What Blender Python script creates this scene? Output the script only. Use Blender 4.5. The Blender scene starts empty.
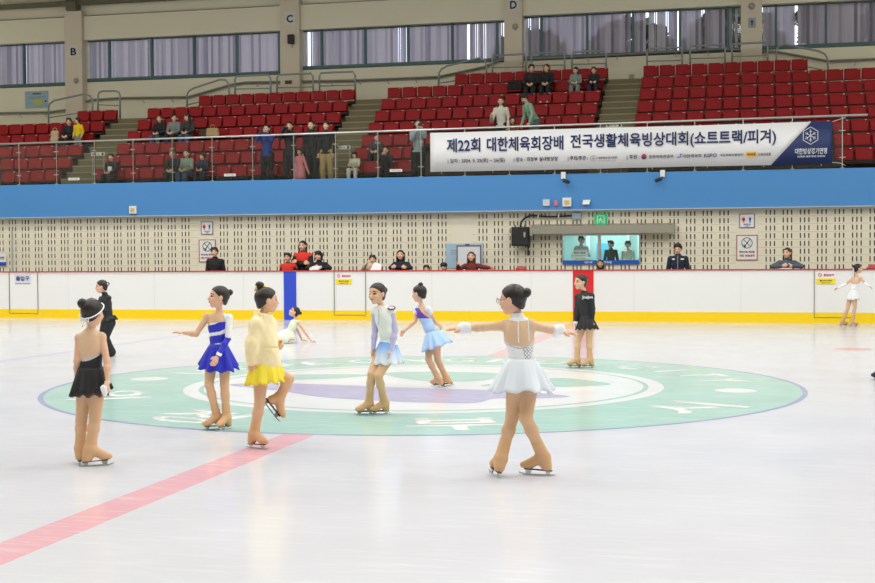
import bpy, bmesh, math, random
import numpy as np
from mathutils import Vector, Matrix
random.seed(7); np.random.seed(7)
S = bpy.context.scene; COL = S.collection
PI = math.pi
VOX_SKATER = 0.0048
VOX_CROWD = 0.0095

# ------------------------------------------------------------------ camera (rink centre = origin, far boards at Y=15)
F, CH, CX, CY, YAW, PITCH, ROLL = 1312.81, 1.58512, 3.92263, -15.45314, 0.2378008, -0.0282373, -0.0060086
_cy, _sy, _cp, _sp = math.cos(YAW), math.sin(YAW), math.cos(PITCH), math.sin(PITCH)
FW = np.array([-_sy*_cp, _cy*_cp, _sp]); RT = np.array([_cy, _sy, 0.]); UP = np.cross(RT, FW)
R2 = RT*math.cos(ROLL)+UP*math.sin(ROLL); U2 = -RT*math.sin(ROLL)+UP*math.cos(ROLL)
CC = np.array([CX, CY, CH])
def ray(px, py):
    return FW+R2*((px-437.5)/F)-U2*((py-291.5)/F)
def at(px, py, Y):            # where the sight line of a photo point meets the plane Y
    d = ray(px, py); t = (Y-CY)/d[1]; return CC+d*t
def gnd(px, py, z=0.):        # ... or a level plane
    d = ray(px, py); t = (z-CH)/d[2]; return CC+d*t
cd = bpy.data.cameras.new('camera'); cam = bpy.data.objects.new('camera', cd); COL.objects.link(cam)
cd.sensor_width = 36; cd.lens = F*36/875; cd.clip_end = 400; cd.clip_start = .05
M = Matrix(((R2[0], U2[0], -FW[0], CC[0]), (R2[1], U2[1], -FW[1], CC[1]), (R2[2], U2[2], -FW[2], CC[2]), (0, 0, 0, 1)))
cam.matrix_world = M; S.camera = cam

# ------------------------------------------------------------------ materials
def lin(c):
    return tuple(((v/255.)/12.92 if v/255. <= .04045 else ((v/255.+.055)/1.055)**2.4) for v in c)
MC = {}
def mat(name, rgb, rough=.6, metal=0., var=.06, scale=6., bump=0., emit=0., spec=.5, sheen=0., sss=0.):
    if name in MC: return MC[name]
    m = bpy.data.materials.new(name); m.use_nodes = True; nt = m.node_tree; N = nt.nodes; L = nt.links
    b = N['Principled BSDF']; c = lin(rgb)
    tc = N.new('ShaderNodeTexCoord'); nz = N.new('ShaderNodeTexNoise'); nz.inputs['Scale'].default_value = scale; nz.inputs['Detail'].default_value = 4
    L.new(tc.outputs['Object'], nz.inputs['Vector'])
    r = N.new('ShaderNodeMix'); r.data_type = 'RGBA'
    r.inputs['A'].default_value = (*[v*(1-var) for v in c], 1); r.inputs['B'].default_value = (*[min(1, v*(1+var)) for v in c], 1)
    L.new(nz.outputs['Fac'], r.inputs['Factor']); L.new(r.outputs['Result'], b.inputs['Base Color'])
    b.inputs['Roughness'].default_value = rough; b.inputs['Metallic'].default_value = metal
    b.inputs['Specular IOR Level'].default_value = spec
    if sheen: b.inputs['Sheen Weight'].default_value = sheen
    if bump:
        bp = N.new('ShaderNodeBump'); bp.inputs['Strength'].default_value = bump; bp.inputs['Distance'].default_value = .01
        L.new(nz.outputs['Fac'], bp.inputs['Height']); L.new(bp.outputs['Normal'], b.inputs['Normal'])
    if emit:
        b.inputs['Emission Color'].default_value = (*c, 1); b.inputs['Emission Strength'].default_value = emit
    MC[name] = m; return m
def ice_mat(name, rgb):
    if name in MC: return MC[name]
    m = bpy.data.materials.new(name); m.use_nodes = True; nt = m.node_tree; N = nt.nodes; L = nt.links
    b = N['Principled BSDF']; c = lin(rgb); g = N.new('ShaderNodeNewGeometry')
    n1 = N.new('ShaderNodeTexNoise'); n1.inputs['Scale'].default_value = .9; n1.inputs['Detail'].default_value = 6
    L.new(g.outputs['Position'], n1.inputs['Vector'])
    mp = N.new('ShaderNodeMapping'); mp.inputs['Scale'].default_value = (1.2, 14, 1); mp.inputs['Rotation'].default_value = (0, 0, .25)
    L.new(g.outputs['Position'], mp.inputs['Vector'])
    n2 = N.new('ShaderNodeTexNoise'); n2.inputs['Scale'].default_value = 1.5; n2.inputs['Detail'].default_value = 8; n2.inputs['Roughness'].default_value = .7
    L.new(mp.outputs['Vector'], n2.inputs['Vector'])
    # frost: skate scratches as pale dust of shaved ice
    rp = N.new('ShaderNodeMapRange'); rp.inputs['From Min'].default_value = .52; rp.inputs['From Max'].default_value = .70; rp.inputs['To Max'].default_value = .6
    L.new(n2.outputs['Fac'], rp.inputs['Value'])
    a = N.new('ShaderNodeMix'); a.data_type = 'RGBA'; a.inputs['A'].default_value = (*[v*.96 for v in c], 1); a.inputs['B'].default_value = (*[min(1, v*1.03) for v in c], 1)
    L.new(n1.outputs['Fac'], a.inputs['Factor'])
    a2 = N.new('ShaderNodeMix'); a2.data_type = 'RGBA'; a2.inputs['B'].default_value = (.86, .88, .90, 1)
    L.new(rp.outputs['Result'], a2.inputs['Factor']); L.new(a.outputs['Result'], a2.inputs['A']); L.new(a2.outputs['Result'], b.inputs['Base Color'])
    rr = N.new('ShaderNodeMapRange'); rr.inputs['To Min'].default_value = .10; rr.inputs['To Max'].default_value = .26
    L.new(n1.outputs['Fac'], rr.inputs['Value']); L.new(rr.outputs['Result'], b.inputs['Roughness'])
    b.inputs['IOR'].default_value = 1.33
    bp = N.new('ShaderNodeBump'); bp.inputs['Strength'].default_value = .12; bp.inputs['Distance'].default_value = .004
    L.new(n2.outputs['Fac'], bp.inputs['Height']); L.new(bp.outputs['Normal'], b.inputs['Normal'])
    MC[name] = m; return m
def glass_mat(name, tint=(.9, .93, .92), milk=.05, gloss=.08):
    m = bpy.data.materials.new(name); m.use_nodes = True; nt = m.node_tree; N = nt.nodes; L = nt.links
    N.remove(N['Principled BSDF']); o = N['Material Output']
    t = N.new('ShaderNodeBsdfTransparent'); t.inputs['Color'].default_value = (*tint, 1)
    gl = N.new('ShaderNodeBsdfGlossy'); gl.inputs['Roughness'].default_value = .05
    df = N.new('ShaderNodeBsdfDiffuse'); df.inputs['Color'].default_value = (.7, .72, .7, 1)
    fr = N.new('ShaderNodeFresnel'); fr.inputs['IOR'].default_value = 1.3
    m1 = N.new('ShaderNodeMixShader'); m1.inputs[0].default_value = milk
    L.new(t.outputs[0], m1.inputs[1]); L.new(df.outputs[0], m1.inputs[2])
    m2 = N.new('ShaderNodeMixShader'); L.new(fr.outputs[0], m2.inputs[0]); L.new(m1.outputs[0], m2.inputs[1]); L.new(gl.outputs[0], m2.inputs[2])
    L.new(m2.outputs[0], o.inputs['Surface']); MC[name] = m; return m
def grad_mat(name, stops, z0, z1, rough=.6):       # cloth dyed in a gradient along its own height
    m = bpy.data.materials.new(name); m.use_nodes = True; nt = m.node_tree; N = nt.nodes; L = nt.links
    b = N['Principled BSDF']; tc = N.new('ShaderNodeTexCoord'); sp = N.new('ShaderNodeSeparateXYZ'); L.new(tc.outputs['Object'], sp.inputs[0])
    mr = N.new('ShaderNodeMapRange'); mr.inputs['From Min'].default_value = z0; mr.inputs['From Max'].default_value = z1
    L.new(sp.outputs['Z'], mr.inputs['Value']); cr = N.new('ShaderNodeValToRGB'); L.new(mr.outputs['Result'], cr.inputs[0])
    e = cr.color_ramp.elements
    e[0].position = stops[0][0]; e[0].color = (*lin(stops[0][1]), 1); e[1].position = stops[-1][0]; e[1].color = (*lin(stops[-1][1]), 1)
    for p, c in stops[1:-1]:
        q = e.new(p); q.color = (*lin(c), 1)
    L.new(cr.outputs[0], b.inputs['Base Color']); b.inputs['Roughness'].default_value = rough
    MC[name] = m; return m

# ------------------------------------------------------------------ object helpers
def link(o, parent=None):
    COL.objects.link(o)
    if parent is not None: o.parent = parent
    return o
def tag(o, label=None, cat=None, group=None, kind=None):
    if label: o['label'] = label
    if cat: o['category'] = cat
    if group: o['group'] = group
    if kind: o['kind'] = kind
    return o
def empty(name, loc, label=None, cat=None, group=None, rz=0.):
    o = bpy.data.objects.new(name, None); o.empty_display_size = .1; COL.objects.link(o); o.location = loc; o.rotation_euler = (0, 0, rz)
    return tag(o, label, cat, group)
def drop(o, label, cat):          # a held thing is its own object: take it out of the holder's frame
    p = o.parent; o.parent = None; o.matrix_world = Matrix.Translation(p.location) @ p.rotation_euler.to_matrix().to_4x4() @ Matrix.Translation(o.location); return tag(o, label, cat)
class MB:
    def __init__(s): s.v = []; s.f = []; s.m = []
    def add(s, v, f, mi=0):
        n = len(s.v); s.v += [tuple(map(float, p)) for p in v]; s.f += [tuple(i+n for i in q) for q in f]; s.m += [mi]*len(f); return s
    def box(s, a, b, mi=0):
        (x0, y0, z0), (x1, y1, z1) = a, b
        x0, x1 = min(x0, x1), max(x0, x1); y0, y1 = min(y0, y1), max(y0, y1); z0, z1 = min(z0, z1), max(z0, z1)
        v = [(x0, y0, z0), (x1, y0, z0), (x1, y1, z0), (x0, y1, z0), (x0, y0, z1), (x1, y0, z1), (x1, y1, z1), (x0, y1, z1)]
        return s.add(v, [(0, 3, 2, 1), (4, 5, 6, 7), (0, 1, 5, 4), (1, 2, 6, 5), (2, 3, 7, 6), (3, 0, 4, 7)], mi)
    def tube(s, pts, r, n=10, mi=0, closed=False):
        P = [Vector(p) for p in pts]; k = len(P); rings = []; last = None
        for i in range(k):
            if closed: d = P[(i+1) % k]-P[i-1]
            else: d = (P[min(i+1, k-1)]-P[max(i-1, 0)])
            d.normalize()
            if last is None:
                a = Vector((0, 0, 1)) if abs(d.z) < .9 else Vector((1, 0, 0)); u = d.cross(a).normalized()
            else: u = (last-d*last.dot(d)).normalized()
            last = u; w = d.cross(u); rr = r[i] if isinstance(r, (list, tuple)) else r
            rings.append([P[i]+u*(rr*math.cos(t*2*PI/n))+w*(rr*math.sin(t*2*PI/n)) for t in range(n)])
        v = [p for q in rings for p in q]; f = []
        for i in range(k if closed else k-1):
            j = (i+1) % k
            for t in range(n): f.append((i*n+t, i*n+(t+1) % n, j*n+(t+1) % n, j*n+t))
        if not closed: f.append(tuple(range(n))[::-1]); f.append(tuple((k-1)*n+t for t in range(n)))
        return s.add(v, f, mi)
    def poly(s, pts, thick, mi=0):                 # outline (list of 3D points) extruded by vector thick
        n = len(pts); v = [Vector(p) for p in pts]; v += [p+Vector(thick) for p in v[:n]]
        f = [tuple(range(n))[::-1], tuple(range(n, 2*n))]+[(i, (i+1) % n, n+(i+1) % n, n+i) for i in range(n)]
        return s.add(v, f, mi)
    def build(s, name, m, parent=None, smooth=False, bevel=0., loc=None):
        me = bpy.data.meshes.new(name); me.from_pydata(s.v, [], s.f)
        for x in (m if isinstance(m, (list, tuple)) else [m]): me.materials.append(x)
        for p, i in zip(me.polygons, s.m): p.material_index = i
        bm = bmesh.new(); bm.from_mesh(me)
        if bevel: bmesh.ops.bevel(bm, geom=list(bm.edges), offset=bevel, segments=2, affect='EDGES', profile=.6)
        bmesh.ops.recalc_face_normals(bm, faces=bm.faces); bm.to_mesh(me); bm.free()
        if smooth: me.shade_smooth()
        o = bpy.data.objects.new(name, me); link(o, parent)
        if loc is not None: o.location = loc
        return o
def box(name, a, b, m, parent=None, bevel=0., **k):
    o = MB().box(a, b).build(name, m, parent, bevel=bevel); return tag(o, **k) if k else o
def text(name, s, m, parent, loc, w=None, h=.1, bold=0., face=-1, depth=.003, rot=None, kind=None):
    """flat lettering standing in the XZ plane and read from the -Y side; w fits the width"""
    cu = bpy.data.curves.new(name, 'FONT'); cu.body = s; cu.size = 1; cu.extrude = 0; cu.offset = bold
    cu.align_x = 'CENTER'; cu.align_y = 'CENTER'; cu.resolution_u = 3
    t = bpy.data.objects.new(name+'_src', cu); COL.objects.link(t); bpy.context.view_layer.update()
    me = bpy.data.meshes.new_from_object(t.evaluated_get(bpy.context.evaluated_depsgraph_get())); bpy.data.objects.remove(t)
    n = len(me.vertices)
    co = np.zeros(n*3); me.vertices.foreach_get('co', co); co = co.reshape(-1, 3)
    lo, hi = co.min(0), co.max(0); c = (lo+hi)/2; co -= c
    sy = h/(hi[1]-lo[1]); sx = sy if w is None else w/(hi[0]-lo[0]); co[:, 0] *= sx; co[:, 1] *= sy
    me.vertices.foreach_set('co', co.ravel()); me.materials.clear(); me.materials.append(m)
    bm = bmesh.new(); bm.from_mesh(me)
    g = bmesh.ops.extrude_face_region(bm, geom=list(bm.faces)); 
    for v in [e for e in g['geom'] if isinstance(e, bmesh.types.BMVert)]: v.co.z += depth
    bmesh.ops.recalc_face_normals(bm, faces=bm.faces)
    bm.to_mesh(me); bm.free(); me.name = name
    o = bpy.data.objects.new(name, me); link(o, parent); o.location = loc
    o.rotation_euler = rot if rot is not None else (PI/2, 0, 0)
    if kind: o['kind'] = kind
    return o

# ------------------------------------------------------------------ sculpting: smooth union of round cones and ellipsoids, meshed by surface nets
V = lambda *a: np.array(a, float)
def nrm(v): v = np.asarray(v, float); return v/max(1e-9, np.linalg.norm(v))
def rc(a, b, ra, rb, lab=0, ax=None, k=1.): return ('c', V(*a), V(*b), ra, rb, lab, None if ax is None else nrm(ax), k)
def el(c, fr, r, lab=0): return ('e', V(*c), np.array(fr, float), V(*r), lab)
def bounds(p, pad):
    if p[0] == 'c':
        r = max(p[3], p[4])+pad; return np.minimum(p[1], p[2])-r, np.maximum(p[1], p[2])+r
    r = p[3].max()+pad; return p[1]-r, p[1]+r
def evalp(p, X, Y, Z):
    if p[0] == 'e':
        d = [X-p[1][0], Y-p[1][1], Z-p[1][2]]; k0 = 0; k1 = 0
        for i in range(3):
            q = (d[0]*p[2][i][0]+d[1]*p[2][i][1]+d[2]*p[2][i][2])/p[3][i]; k0 = k0+q*q; k1 = k1+(q/p[3][i])**2
        k0 = np.sqrt(k0); return k0*(k0-1)/np.sqrt(k1+1e-9)
    _, a, b, ra, rb, lab, ax, k = p
    ba = b-a; px, py, pz = X-a[0], Y-a[1], Z-a[2]
    if ax is not None:
        s = 1/k-1; m = px*ax[0]+py*ax[1]+pz*ax[2]; px = px+ax[0]*m*s; py = py+ax[1]*m*s; pz = pz+ax[2]*m*s
        ba = ba+ax*(ba@ax)*s
    L2 = ba@ba+1e-12; h = np.clip((px*ba[0]+py*ba[1]+pz*ba[2])/L2, 0, 1)
    return np.sqrt((px-ba[0]*h)**2+(py-ba[1]*h)**2+(pz-ba[2]*h)**2)-(ra+(rb-ra)*h)
def sculpt(name, prims, vox, mats, parent, kb=.015, inflate=0., cuts=(), paint=None, wob=0., label=None):
    pad = inflate+vox*3+kb
    bs = [bounds(p, pad) for p in prims]; lo = np.min([b[0] for b in bs], 0); hi = np.max([b[1] for b in bs], 0)
    n = np.ceil((hi-lo)/vox).astype(int)+1
    D = np.full(n, .06, np.float32); B = np.full(n, 9., np.float32); Lb = np.zeros(n, np.int8)
    ax = [(lo[i]+vox*np.arange(n[i])).astype(np.float32) for i in range(3)]
    for p, (a, b) in zip(prims, bs):
        i0 = np.maximum(0, ((a-lo)/vox).astype(int)); i1 = np.minimum(n, ((b-lo)/vox).astype(int)+2)
        sl = tuple(slice(i0[i], i1[i]) for i in range(3))
        d = evalp(p, ax[0][sl[0]][:, None, None], ax[1][sl[1]][None, :, None], ax[2][sl[2]][None, None, :]).astype(np.float32)-inflate
        o = D[sl]; hh = np.maximum(kb-np.abs(o-d), 0)/kb; D[sl] = np.minimum(o, d)-hh*hh*kb*.25
        lab = p[5] if p[0] == 'c' else p[4]; q = B[sl]; w = d < q; q[w] = d[w]; B[sl] = q; l = Lb[sl]; l[w] = lab; Lb[sl] = l
    for c, nn in cuts:
        nn = nrm(nn); c = V(*c)
        pl = ((ax[0]-c[0])*nn[0])[:, None, None]+((ax[1]-c[1])*nn[1])[None, :, None]+((ax[2]-c[2])*nn[2])[None, None, :]
        D = np.maximum(D, pl.astype(np.float32))
    if wob:
        D = D+wob*np.sin(ax[0]*70)[:, None, None]*np.sin(ax[1]*63)[None, :, None]*np.sin(ax[2]*40)[None, None, :]
    I = D < 0; m = np.array(D.shape)-1
    def cs(A, i, j, k): return A[i:i+m[0], j:j+m[1], k:k+m[2]]
    anyy = np.zeros(m, bool); al = np.ones(m, bool)
    for i in (0, 1):
        for j in (0, 1):
            for k in (0, 1): q = cs(I, i, j, k); anyy |= q; al &= q
    ci = np.argwhere(anyy & ~al)
    if not len(ci): return None
    idx = np.full(m, -1, np.int32); idx[tuple(ci.T)] = np.arange(len(ci))
    acc = np.zeros((len(ci), 3)); cnt = np.zeros(len(ci))
    cor = [(0, 0, 0), (1, 0, 0), (0, 1, 0), (0, 0, 1), (1, 1, 0), (1, 0, 1), (0, 1, 1), (1, 1, 1)]
    for a in cor:
        for x in range(3):
            if a[x]: continue
            b = list(a); b[x] = 1
            da = D[tuple((ci+a).T)]; db = D[tuple((ci+b).T)]; w = (da < 0) != (db < 0)
            t = np.where(w, da/np.where(w, da-db, 1), 0); pt = np.repeat(np.array([a], float), len(ci), 0); pt[:, x] += t
            acc[w] += pt[w]; cnt[w] += 1
    vv = lo+vox*(ci+acc/cnt[:, None]); vl = Lb[tuple(ci.T)]
    fs = []
    for x in range(3):
        y, z = (x+1) % 3, (x+2) % 3
        s0 = [slice(1, -1)]*3; s0[x] = slice(0, -1); s1 = list(s0); s1[x] = slice(1, None)
        A = I[tuple(s0)]; Bn = I[tuple(s1)]; e = np.argwhere(A != Bn)
        if not len(e): continue
        fl = A[tuple(e.T)]; g = e.copy(); g[:, y] += 1; g[:, z] += 1
        def cell(dy, dz):
            h = g.copy(); h[:, y] += dy; h[:, z] += dz; return idx[tuple(h.T)]
        q = np.stack([cell(-1, -1), cell(0, -1), cell(0, 0), cell(-1, 0)], 1); q[~fl] = q[~fl][:, ::-1]; fs.append(q)
    fs = np.concatenate(fs); fs = fs[(fs >= 0).all(1)]
    me = bpy.data.meshes.new(name); me.vertices.add(len(vv)); me.vertices.foreach_set('co', vv.astype(np.float32).ravel())
    me.loops.add(len(fs)*4); me.loops.foreach_set('vertex_index', fs.astype(np.int32).ravel())
    me.polygons.add(len(fs)); me.polygons.foreach_set('loop_start', np.arange(len(fs), dtype=np.int32)*4)
    fl = vl[fs[:, 0]].astype(np.int32)
    if paint is not None: fl = paint(vv[fs].mean(1), fl)
    for x in mats: me.materials.append(x)
    me.polygons.foreach_set('material_index', np.clip(fl, 0, len(mats)-1).astype(np.int32)); me.update(); me.shade_smooth()
    o = bpy.data.objects.new(name, me); link(o, parent)
    if label: o['label'] = label
    return o

SK = mat('skin', (228, 182, 152), .55, var=.04); LIPS = mat('lips', (196, 110, 100), .5); EYE = mat('eye_dark', (38, 28, 26), .3)
HAIR = mat('black_hair', (34, 26, 24), .42, var=.3, scale=60, bump=.3); HAIRB = mat('brown_hair', (62, 42, 32), .45, var=.3, scale=60, bump=.3)
TIGHT = mat('tan_tights', (222, 180, 142), .6, var=.04); NUDE = mat('nude_mesh', (222, 184, 148), .6, var=.03)
BOOT = mat('tan_boot_cover', (218, 174, 130), .6, var=.06); STEEL = mat('blade_steel', (190, 195, 200), .22, metal=1.)
SOLE = mat('dark_boot_sole', (70, 40, 34), .5)

def head_prims(hc, hf, hs, k):
    hf = nrm(hf); s = nrm(np.cross(hf, V(0, 0, 1))) if hs is None else nrm(hs); u = nrm(np.cross(s, hf)); fr = (s, hf, u); P = []
    g = lambda a, b, c: hc+(s*a+hf*b+u*c)*k
    P.append(el(g(0, -.008, .018), fr, (.070*k, .086*k, .078*k)))
    P.append(el(g(0, .018, -.030), fr, (.056*k, .062*k, .066*k)))
    P.append(rc(g(0, .046, -.070), g(0, .050, -.074), .026*k, .024*k))
    P.append(rc(g(0, .076, .002), g(0, .090, -.022), .007*k, .0115*k))       # nose
    P.append(rc(g(-.012, .078, -.047), g(.012, .078, -.047), .008*k, .008*k))  # mouth
    for q in (-1, 1):
        P.append(rc(g(q*.033, .058, -.022), g(q*.035, .056, -.03), .02*k, .018*k))  # cheeks
        P.append(el(g(q*.071, -.005, -.008), fr, (.009*k, .017*k, .026*k)))    # ears
    def paint(c, fl):
        d = (c-hc)/k; a = d@s; b = d@hf; z = d@u
        for q in (-1, 1):
            m = (((a-q*.030)/.016)**2+((z-.004)/.0078)**2 < 1) & (b > .03) & (b < .11); fl[m] = 1
            m = (((a-q*.031)/.021)**2+((z-.026-.15*(.03-abs(a)))/.0038)**2 < 1) & (b > .03) & (b < .11); fl[m] = 1
        m = ((a/.021)**2+((z+.047)/.0085)**2 < 1) & (b > .05) & (b < .11); fl[m] = 2
        return fl
    return P, paint, g, fr
def hand_prims(w, d, n, k, side, curl=.35, lab=0):
    """palm with four unequal bent fingers and a thumb; w wrist, d direction, n back-of-hand normal"""
    d = nrm(d); n = nrm(n-d*np.dot(n, d)); s = np.cross(d, n)*side; P = []
    P.append(rc(w, w+d*.045*k, .017*k, .025*k, lab, n, .52)); P.append(rc(w+d*.045*k-s*.012*k, w+d*.045*k+s*.012*k, .018*k, .017*k, lab, n, .6))
    for i, (o, l) in enumerate(((-.022, .80), (-.0075, 1.), (.0075, .95), (.022, .74))):
        b = w+d*.058*k+s*(o*k); c1, c2 = curl*.8+.05*i, curl*1.9+.05*i; sp = s*(o*2.2)
        m1 = b+nrm(d*math.cos(c1)-n*math.sin(c1)+sp)*(.031*l*k); m2 = m1+nrm(d*math.cos(c2)-n*math.sin(c2)+sp)*(.030*l*k)
        P.append(rc(b, m1, .0078*k, .0070*k, lab)); P.append(rc(m1, m2, .0070*k, .0058*k, lab))
    t0 = w+d*.015*k-s*.018*k; t1 = t0+nrm(d*.7-s*.75-n*.25)*.032*k; t2 = t1+nrm(d*.95-s*.3-n*.3)*.024*k
    P.append(rc(t0, t1, .011*k, .0085*k, lab)); P.append(rc(t1, t2, .0085*k, .0065*k, lab)); return P

def lerp(a, b, t): return a+(b-a)*t
def figure(J, k=1., face=(0, -1), hdir=None, hk=1., vox=.0095, mats=None, root=None, build=1., skinmats=None, hair=None, hairmat=None,
           garments=(), boots=None, hands=(), handn=None, curl=.35, hroll=None, longhair=0, bun=None, shoes=None, ground='LR'):
    """J: joint positions in metres in root's frame: head, neck, pelvis, shL shR elL elR wrL wrR hpL hpR knL knR anL anR.
    garments: (name, material(s), regions, inflate, cuts, options)"""
    J = {a: V(*b) for a, b in J.items()}; b_ = build
    if boots:
        hk *= 1.03
        for q in ground: J['an'+q][2] = .120*k*1.13
    f = nrm(V(face[0], face[1], 0)); sw = J['shR']-J['shL']; s = nrm(sw); wid = np.linalg.norm(sw)/2
    Sm = (J['shL']+J['shR'])/2; ax = nrm(Sm-J['pelvis']); f = nrm(f-ax*np.dot(f, ax)); s2 = np.cross(f, ax); fr = (s2, f, ax)
    wid = max(wid, .125*k*1.0)
    R = {}
    R['torso'] = [el(lerp(Sm, J['pelvis'], .22), fr, (wid*.84*b_, .078*k*b_, .14*k)), el(lerp(Sm, J['pelvis'], .58), fr, (.086*k*b_, .066*k*b_, .15*k)),
                  rc(J['shL'], J['shR'], .036*k, .036*k), rc(lerp(Sm, J['shL'], .2), lerp(Sm, J['neck'], .75), .045*k, .030*k), rc(lerp(Sm, J['shR'], .2), lerp(Sm, J['neck'], .75), .045*k, .030*k)]
    R['hips'] = [el(J['pelvis'], fr, (.100*k*b_, .082*k*b_, .095*k)), rc(J['hpL'], J['hpR'], .066*k, .066*k)]
    for q in 'LR':
        sh, e, w = J['sh'+q], J['el'+q], J['wr'+q]
        R['arm'+q] = [rc(sh, e, .034*k*b_, .0245*k*b_)]; R['fore'+q] = [rc(e, lerp(e, w, .35), .0245*k*b_, .0255*k*b_), rc(lerp(e, w, .35), w, .0255*k*b_, .0165*k)]
        h, kn, an = J['hp'+q], J['kn'+q], J['an'+q]
        R['thigh'+q] = [rc(h, kn, .070*k*b_, .045*k*b_)]
        R['shin'+q] = [rc(kn, lerp(kn, an, .32), .043*k*b_, .046*k*b_), rc(lerp(kn, an, .32), an, .046*k*b_, .028*k*b_)]
    R['neck'] = [rc(J['neck'], J['head']-V(0, 0, .03)*k, .033*k*(1+.2*(b_-1)), .033*k)]
    hf = nrm(hdir if hdir is not None else (f[0], f[1], 0)); H, pface, g, hfr = head_prims(J['head'], hf, hroll, hk)
    legl = 3 if skinmats is None or len(skinmats) > 3 else 0
    def setl(P, l): return [(*p[:5], l, *p[6:]) if p[0] == 'c' else (*p[:4], l) for p in P]
    body = R['torso']+R['neck']+R['armL']+R['armR']+R['foreL']+R['foreR']+H+setl(R['hips']+R['thighL']+R['thighR']+R['shinL']+R['shinR'], legl)
    hn = handn or {}
    for q in 'LR':
        w = J['wr'+q]; d = nrm(w-J['el'+q]); d = nrm(hn.get('d'+q, d)); n = V(*hn.get('n'+q, (s if q == 'R' else -s)))
        body += hand_prims(w, d, n, k*.98, 1 if q == 'L' else -1, hn.get('c'+q, curl))
    feet = {}
    for q in 'LR':
        t = nrm(J.get('to'+q, V(face[0], face[1], 0))); an = J['an'+q]; sh = nrm(J['kn'+q]-an)
        # foot frame: t toe direction, up perpendicular to it towards the shin
        up = nrm(sh-t*np.dot(sh, t)) if 'up'+q not in J else nrm(J['up'+q]-t*np.dot(J['up'+q], t)); feet[q] = (an, t, up, np.cross(t, up))
        body += setl([rc(an-up*.035*k-t*.02*k, an+t*.10*k-up*.055*k, .026*k, .017*k)], legl)
    sm = skinmats or [SK, EYE, LIPS, TIGHT]
    sculpt('body', body, vox, sm, root, kb=.016*k, paint=pface)
    # hair
    hm = hairmat or HAIR
    if hair:
        P = [el(g(0, -.012, .020), hfr, (.0765*hk, .0925*hk, .0855*hk))]
        nn = hfr[1]*.74-hfr[2]*.67
        cuts = [(g(0, .066, .066) if bun else g(0, .074, .060), nn)]; P.append(el(g(0, -.035, -.03), hfr, (.060*hk, .052*hk, .058*hk)))
        if hair != 'long': cuts.append((g(0, 0, -.074 if bun else -.064), -hfr[2]))
        if hair == 'short': P += [rc(g(q_*.066, .002, .03), g(q_*.066, -.012, -.03), .020*hk, .014*hk) for q_ in (-1, 1)]+[rc(g(-.035, .035, .075), g(.04, .04, .073), .030*hk, .030*hk)]; cuts = [(g(0, .082, .052), nn)]
        if hair == 'fringe': P += [rc(g(-.045, .055, .062), g(.045, .055, .062), .026*hk, .026*hk), rc(g(-.066, .0, .0), g(-.066, .0, -.05), .02*hk, .014*hk), rc(g(.066, .0, .0), g(.066, .0, -.05), .02*hk, .014*hk)]; cuts = []
        o = sculpt('hair', P, vox*.85, [hm], root, kb=.01, cuts=cuts, wob=.0008)
        if hair in ('long', 'bob', 'fringe'):
            Lg = {'long': .24, 'bob': .12, 'fringe': .10}[hair]; Q = []
            for a in (-.072, -.045, 0, .045, .072):
                bb = -.055 if abs(a) < .06 else -.032
                Q.append(rc(g(a, bb, .03), g(a*1.1, bb-.01+(.04 if abs(a) > .06 else 0), -Lg), .022*hk, .017*hk))
            sculpt('hair_lengths', Q, vox, [hm], root, kb=.02, wob=.001)
        if bun:
            bc, br = bun; sculpt('hair_bun', [rc(g(*bc), g(bc[0], bc[1]-.004, bc[2]+.002), br, br*.95)], vox*.8, [hm], root, wob=.002)
    for gm in garments:
        nm, mt, regs, inf, cuts, opt = gm
        P = []
        for r_ in regs:
            if ':' in r_:
                a, t = r_.split(':'); t = float(t)
                for p in R[a]: P.append(rc(p[1], lerp(p[1], p[2], t), p[3], p[3]+(p[4]-p[3])*t))
            else: P += R[r_]
        P += opt.get('extra', [])
        sculpt(nm, P, vox*opt.get('vs', 1.), mt if isinstance(mt, (list, tuple)) else [mt], root, kb=opt.get('kb', .02*k), inflate=inf, cuts=cuts, paint=opt.get('paint'), wob=opt.get('wob', 0.), label=opt.get('label'))
    if boots:
        bm_, z = boots, 1.; k = k*1.13
        for q in 'LR':
            an, t, up, sd = feet[q]; kn = J['kn'+q]; p = lambda a, b, c: an+(t*a+up*b+sd*c)*k
            sh = nrm(kn-an)
            P = [rc(an+sh*.115*k, an, .037*k, .041*k), rc(p(-.010, -.01, 0), p(-.018, -.05, 0), .041*k, .037*k), rc(p(.02, -.015, 0), p(.085, -.048, 0), .038*k, .029*k),
                 rc(p(.085, -.052, 0), p(.125, -.057, 0), .027*k, .022*k), rc(p(-.03, -.066, 0), p(-.03, -.078, 0), .024*k, .024*k)]
            bo = sculpt('skating_boot', P, .0055, [bm_], root, kb=.02, cuts=[(p(0, -.086, 0), -up)])
            mb = MB()
            def prism(pts, th):
                mb.poly([p(a, b, -th) for a, b in pts], tuple(sd*2*th*k))
            prism([(-.058, -.086), (.118, -.079), (.118, -.085), (-.058, -.092)], .014)
            mb.build('boot_sole', SOLE, root)
            mb = MB()
            prism([(-.085, -.113), (-.06, -.119), (.03, -.120), (.12, -.119), (.150, -.110), (.158, -.098), (.148, -.104), (.12, -.110), (.03, -.1115), (-.085, -.110)], .0022)
            prism([(-.05, -.090), (-.015, -.090), (-.022, -.112), (-.042, -.112)], .004); prism([(.07, -.083), (.115, -.083), (.108, -.112), (.08, -.112)], .004)
            mb.build('skate_blade', STEEL, root)
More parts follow.
